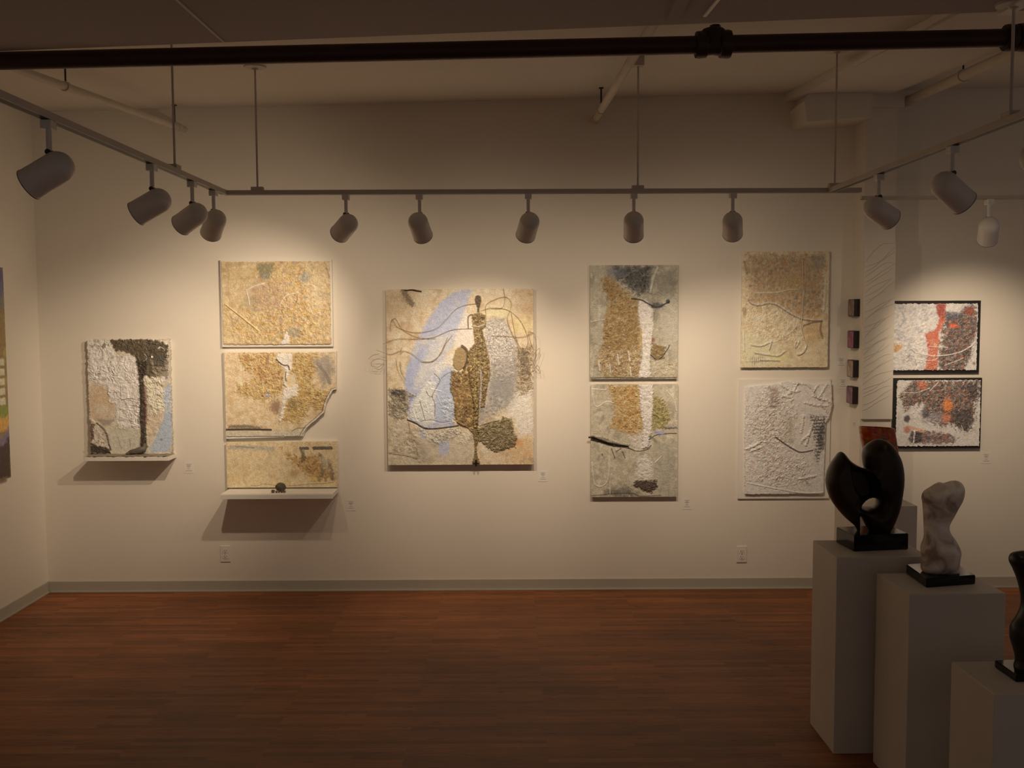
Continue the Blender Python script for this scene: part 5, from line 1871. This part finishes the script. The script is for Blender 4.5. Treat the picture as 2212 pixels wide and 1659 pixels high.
def bulge1(X, Z, sd, tow):
    T = np.full(X.shape, .075)
    Rm = np.full(X.shape, .055)
    # the right lobe stands forward, the left lobe curls back
    cx, cz_ = tow((1880, 1050))
    lean = np.clip((X - cx) / .12, -1, 1)
    Yc = -.018 * lean
    lowz = tow((1890, 1120))[1]
    k = sstep(lowz, lowz - .07, Z)
    T = T * (1 - .4 * k)
    return T, Rm, Yc


def hollow1(Fd, X, gy, Z, tow):
    # scoop between the lobes: an ellipsoid taken out of the front
    pc_ = [tow(p) for p in ((1829, 986), (1840, 1005), (1868, 1013), (1878, 1018), (1888, 1040), (1893, 1070), (1886, 1078), (1862, 1086), (1850, 1078), (1836, 1052), (1828, 1018))]
    sd = poly_sd(X, Z, pc_)
    depth = .105 * np.sqrt(np.clip(sd / .022, 0, 1))          # how far in the scoop reaches
    front = -.085 + depth
    cut = (gy[None, :, None] - front[:, None, :]) / .03        # negative in front of the scoop floor
    cut = np.where(sd[:, None, :] > 0, -cut, -np.abs(cut) - 1)
    return np.maximum(Fd, cut)


org1 = Vector((o1.x, ys1, o1.z))
body1 = carve('bronze_body', out1, [hole1], ys1, .07, .05, M_bronze, S1, org1, .0035, bulge1, post=hollow1)
body1.location = (0, ys1 - o1.y, 0)

# 2: grey marble torso
o2 = atz(2030, 1255, Z2)
S2 = thing('torso_sculpture', o2, 'grey veined marble torso with a narrow waist on a thin black slab', 'sculpture')
fa = atz(2001, 1270, Z2)
h2 = aty(2001, 1250, fa.y).z - Z2
A2, B2_, C2_ = slab(S2, (2001, 1270), (2107, 1262), (1957, 1238), Z2, h2, o2)
ys2 = (A2.y + C2_.y) / 2 - .01
Zc = lambda p: (1720 + p[0] / 4.148, 920 + p[1] / 4.148)
out2 = [Zc(p) for p in [(1145, 650), (1165, 590), (1230, 545), (1300, 508), (1338, 519), (1420, 492), (1475, 505), (1506, 555), (1504, 620), (1478, 695), (1430, 780), (1390, 850), (1366, 905), (1376, 960), (1420, 1030), (1448, 1105), (1442, 1190), (1435, 1260), (1432, 1325), (1240, 1325), (1130, 1300), (1122, 1180), (1114, 1090), (1142, 1000), (1150, 850), (1156, 720)]]


def bulge2(X, Z, sd, tow):
    T = np.full(X.shape, .062)
    w = tow(Zc((1280, 900)))[1]
    T = T - .018 * np.exp(-((Z - w) / .05) ** 2)
    cx, cz_ = tow(Zc((1330, 620)))
    T = T + .008 * np.exp(-(((X - cx) / .04) ** 2 + ((Z - cz_) / .04) ** 2))
    cx, cz_ = tow(Zc((1330, 1120)))
    T = T + .018 * np.exp(-(((X - cx) / .045) ** 2 + ((Z - cz_) / .05) ** 2))
    Yc = .012 * np.sin((Z - w) * 14) + .006 * gnoise(X * 18, Z * 18, 5)
    return T, np.full(X.shape, .05), Yc


b2o = carve('marble_body', out2, [], ys2, .06, .05, M_marble, S2, Vector((o2.x, ys2, o2.z)), .0035, bulge2)
b2o.location = (0, ys2 - o2.y, 0)

# 3: dark figure at the frame edge
o3 = atz(2235, 1460, Z3)
S3 = thing('figure_sculpture', o3, 'dark narrow-waisted stone figure on a black slab at the right frame edge', 'sculpture')
h3 = .026
A3, B3_, C3_ = slab(S3, (2195, 1474), (2330, 1470), (2148, 1441), Z3, h3, o3)
ys3 = (A3.y + C3_.y) / 2
out3 = [(2182, 1212), (2187, 1197), (2200, 1191), (2225, 1189), (2250, 1192), (2268, 1200), (2274, 1216), (2266, 1240), (2256, 1270), (2254, 1300), (2258, 1325), (2272, 1345), (2280, 1370), (2274, 1400), (2262, 1430), (2258, 1452), (2196, 1452), (2196, 1425), (2190, 1400), (2184, 1378), (2186, 1352), (2200, 1330), (2208, 1308), (2207, 1285), (2200, 1255), (2191, 1232)]
b3o = carve('stone_body', out3, [], ys3, .05, .045, M_dstone, S3, Vector((o3.x, ys3, o3.z)), .0035)
b3o.location = (0, ys3 - o3.y, 0)

# 4: glazed red slab vase on the far plinth
y5 = y4 + .17
o5 = Vector((aty(1905, 1060, y5).x, y5, z4 + .001))
S5 = thing('glazed_vase', o5, 'flared red and orange glazed vase with green leaves, behind the bronze sculpture', 'vase')
VS = [(1857, 920), (1930, 923), (1935, 960), (1943, 1010), (1950, 1032), (1947, 1064), (1935, 1082), (1895, 1084), (1885, 1060), (1878, 1020), (1868, 980), (1860, 945)]


def tow5(p):
    w = aty(p[0], p[1], y5)
    return (w.x - o5.x, w.z - o5.z)


prof_l = [(1857, 919.5), (1860, 945), (1868, 980), (1874, 1010), (1880, 1040), (1886, 1064), (1893, 1078)]
prof_r = [(1930, 922.5), (1935, 948), (1940, 982), (1946, 1012), (1950, 1032), (1947, 1064), (1935, 1078)]
rows = []
L5, R5 = catmull([(*tow5(p), 0) for p in prof_l], 10), catmull([(*tow5(p), 0) for p in prof_r], 10)
n5, vs, fs = 48, [], []
cols = []
zlow = min(L5[-1].y, R5[-1].y)
for i, (l, r_) in enumerate(zip(L5, R5)):
    cx, hw = (l.x + r_.x) / 2, (r_.x - l.x) / 2
    dpt = hw * .55
    for k in range(n5):
        an = 2 * PI * k / n5
        e_ = 3.0
        ca, sa = math.cos(an), math.sin(an)
        rr = (abs(ca) ** e_ + abs(sa) ** e_) ** (-1 / e_)
        zz = l.y + (r_.y - l.y) * (ca * rr + 1) / 2
        vs.append((cx + hw * ca * rr, dpt * sa * rr, zz - zlow))
for i in range(len(L5) - 1):
    for k in range(n5):
        a, b = i * n5 + k, i * n5 + (k + 1) % n5
        fs.append((a, b, b + n5, a + n5))
fs.append(tuple(range((len(L5) - 1) * n5, len(L5) * n5)))
vo = MB().add(vs, fs).build('vase_body', M_glaze, S5, smooth=True)
vm = vo.data
at = vm.color_attributes.new('paint', 'FLOAT_COLOR', 'POINT')
co = np.zeros(len(vm.vertices) * 3)
vm.vertices.foreach_get('co', co)
co = co.reshape(-1, 3)
cc = np.zeros((len(co), 4)) + 1
x_, z_ = co[:, 0] / .1, co[:, 2] / .1
n1 = fbm(x_ * 2.2 + 9, z_ * 2.2, 3)
n2 = gnoise(x_ * 3 + z_ * 2, z_ * 1.1 - x_ * 2, 8)
base = np.array([.42, .045, .010])
org_ = np.array([.55, .14, .012])
grn = np.array([.10, .16, .02])
dk = np.array([.03, .03, .012])
cl = base + (org_ - base) * sstep(.0, .35, n1)[:, None]
cl = cl + (grn - cl) * (sstep(.30, .42, n2) * .9)[:, None]
cl = cl + (dk - cl) * (sstep(.42, .5, fbm(x_ * 3 - 4, z_ * 3, 21)) * .8)[:, None]
cc[:, :3] = cl
at.data.foreach_set('color', cc.astype(np.float32).ravel())
sd_ = vo.modifiers.new('wall', 'SOLIDIFY')
sd_.thickness = .006
sd_.offset = -1

# ================================================================== LIGHT AND RENDER SETTINGS
w = bpy.data.worlds.new('gallery_ambient')
w.use_nodes = True
bg = w.node_tree.nodes['Background']
bg.inputs['Color'].default_value = (1.0, 0.87, 0.77, 1)
bg.inputs['Strength'].default_value = 0.13
scene.world = w

vs_ = scene.view_settings
scene.display_settings.display_device = 'sRGB'
vs_.view_transform = 'Standard'
vs_.look = 'None'
vs_.exposure = 0.0
vs_.gamma = 1.0
vs_.use_curve_mapping = False
scene.cycles.use_denoising = True
scene.cycles.max_bounces = 10
scene.cycles.diffuse_bounces = 5
scene.cycles.adaptive_threshold = 0.02
scene.cycles.sample_clamp_indirect = 3.0
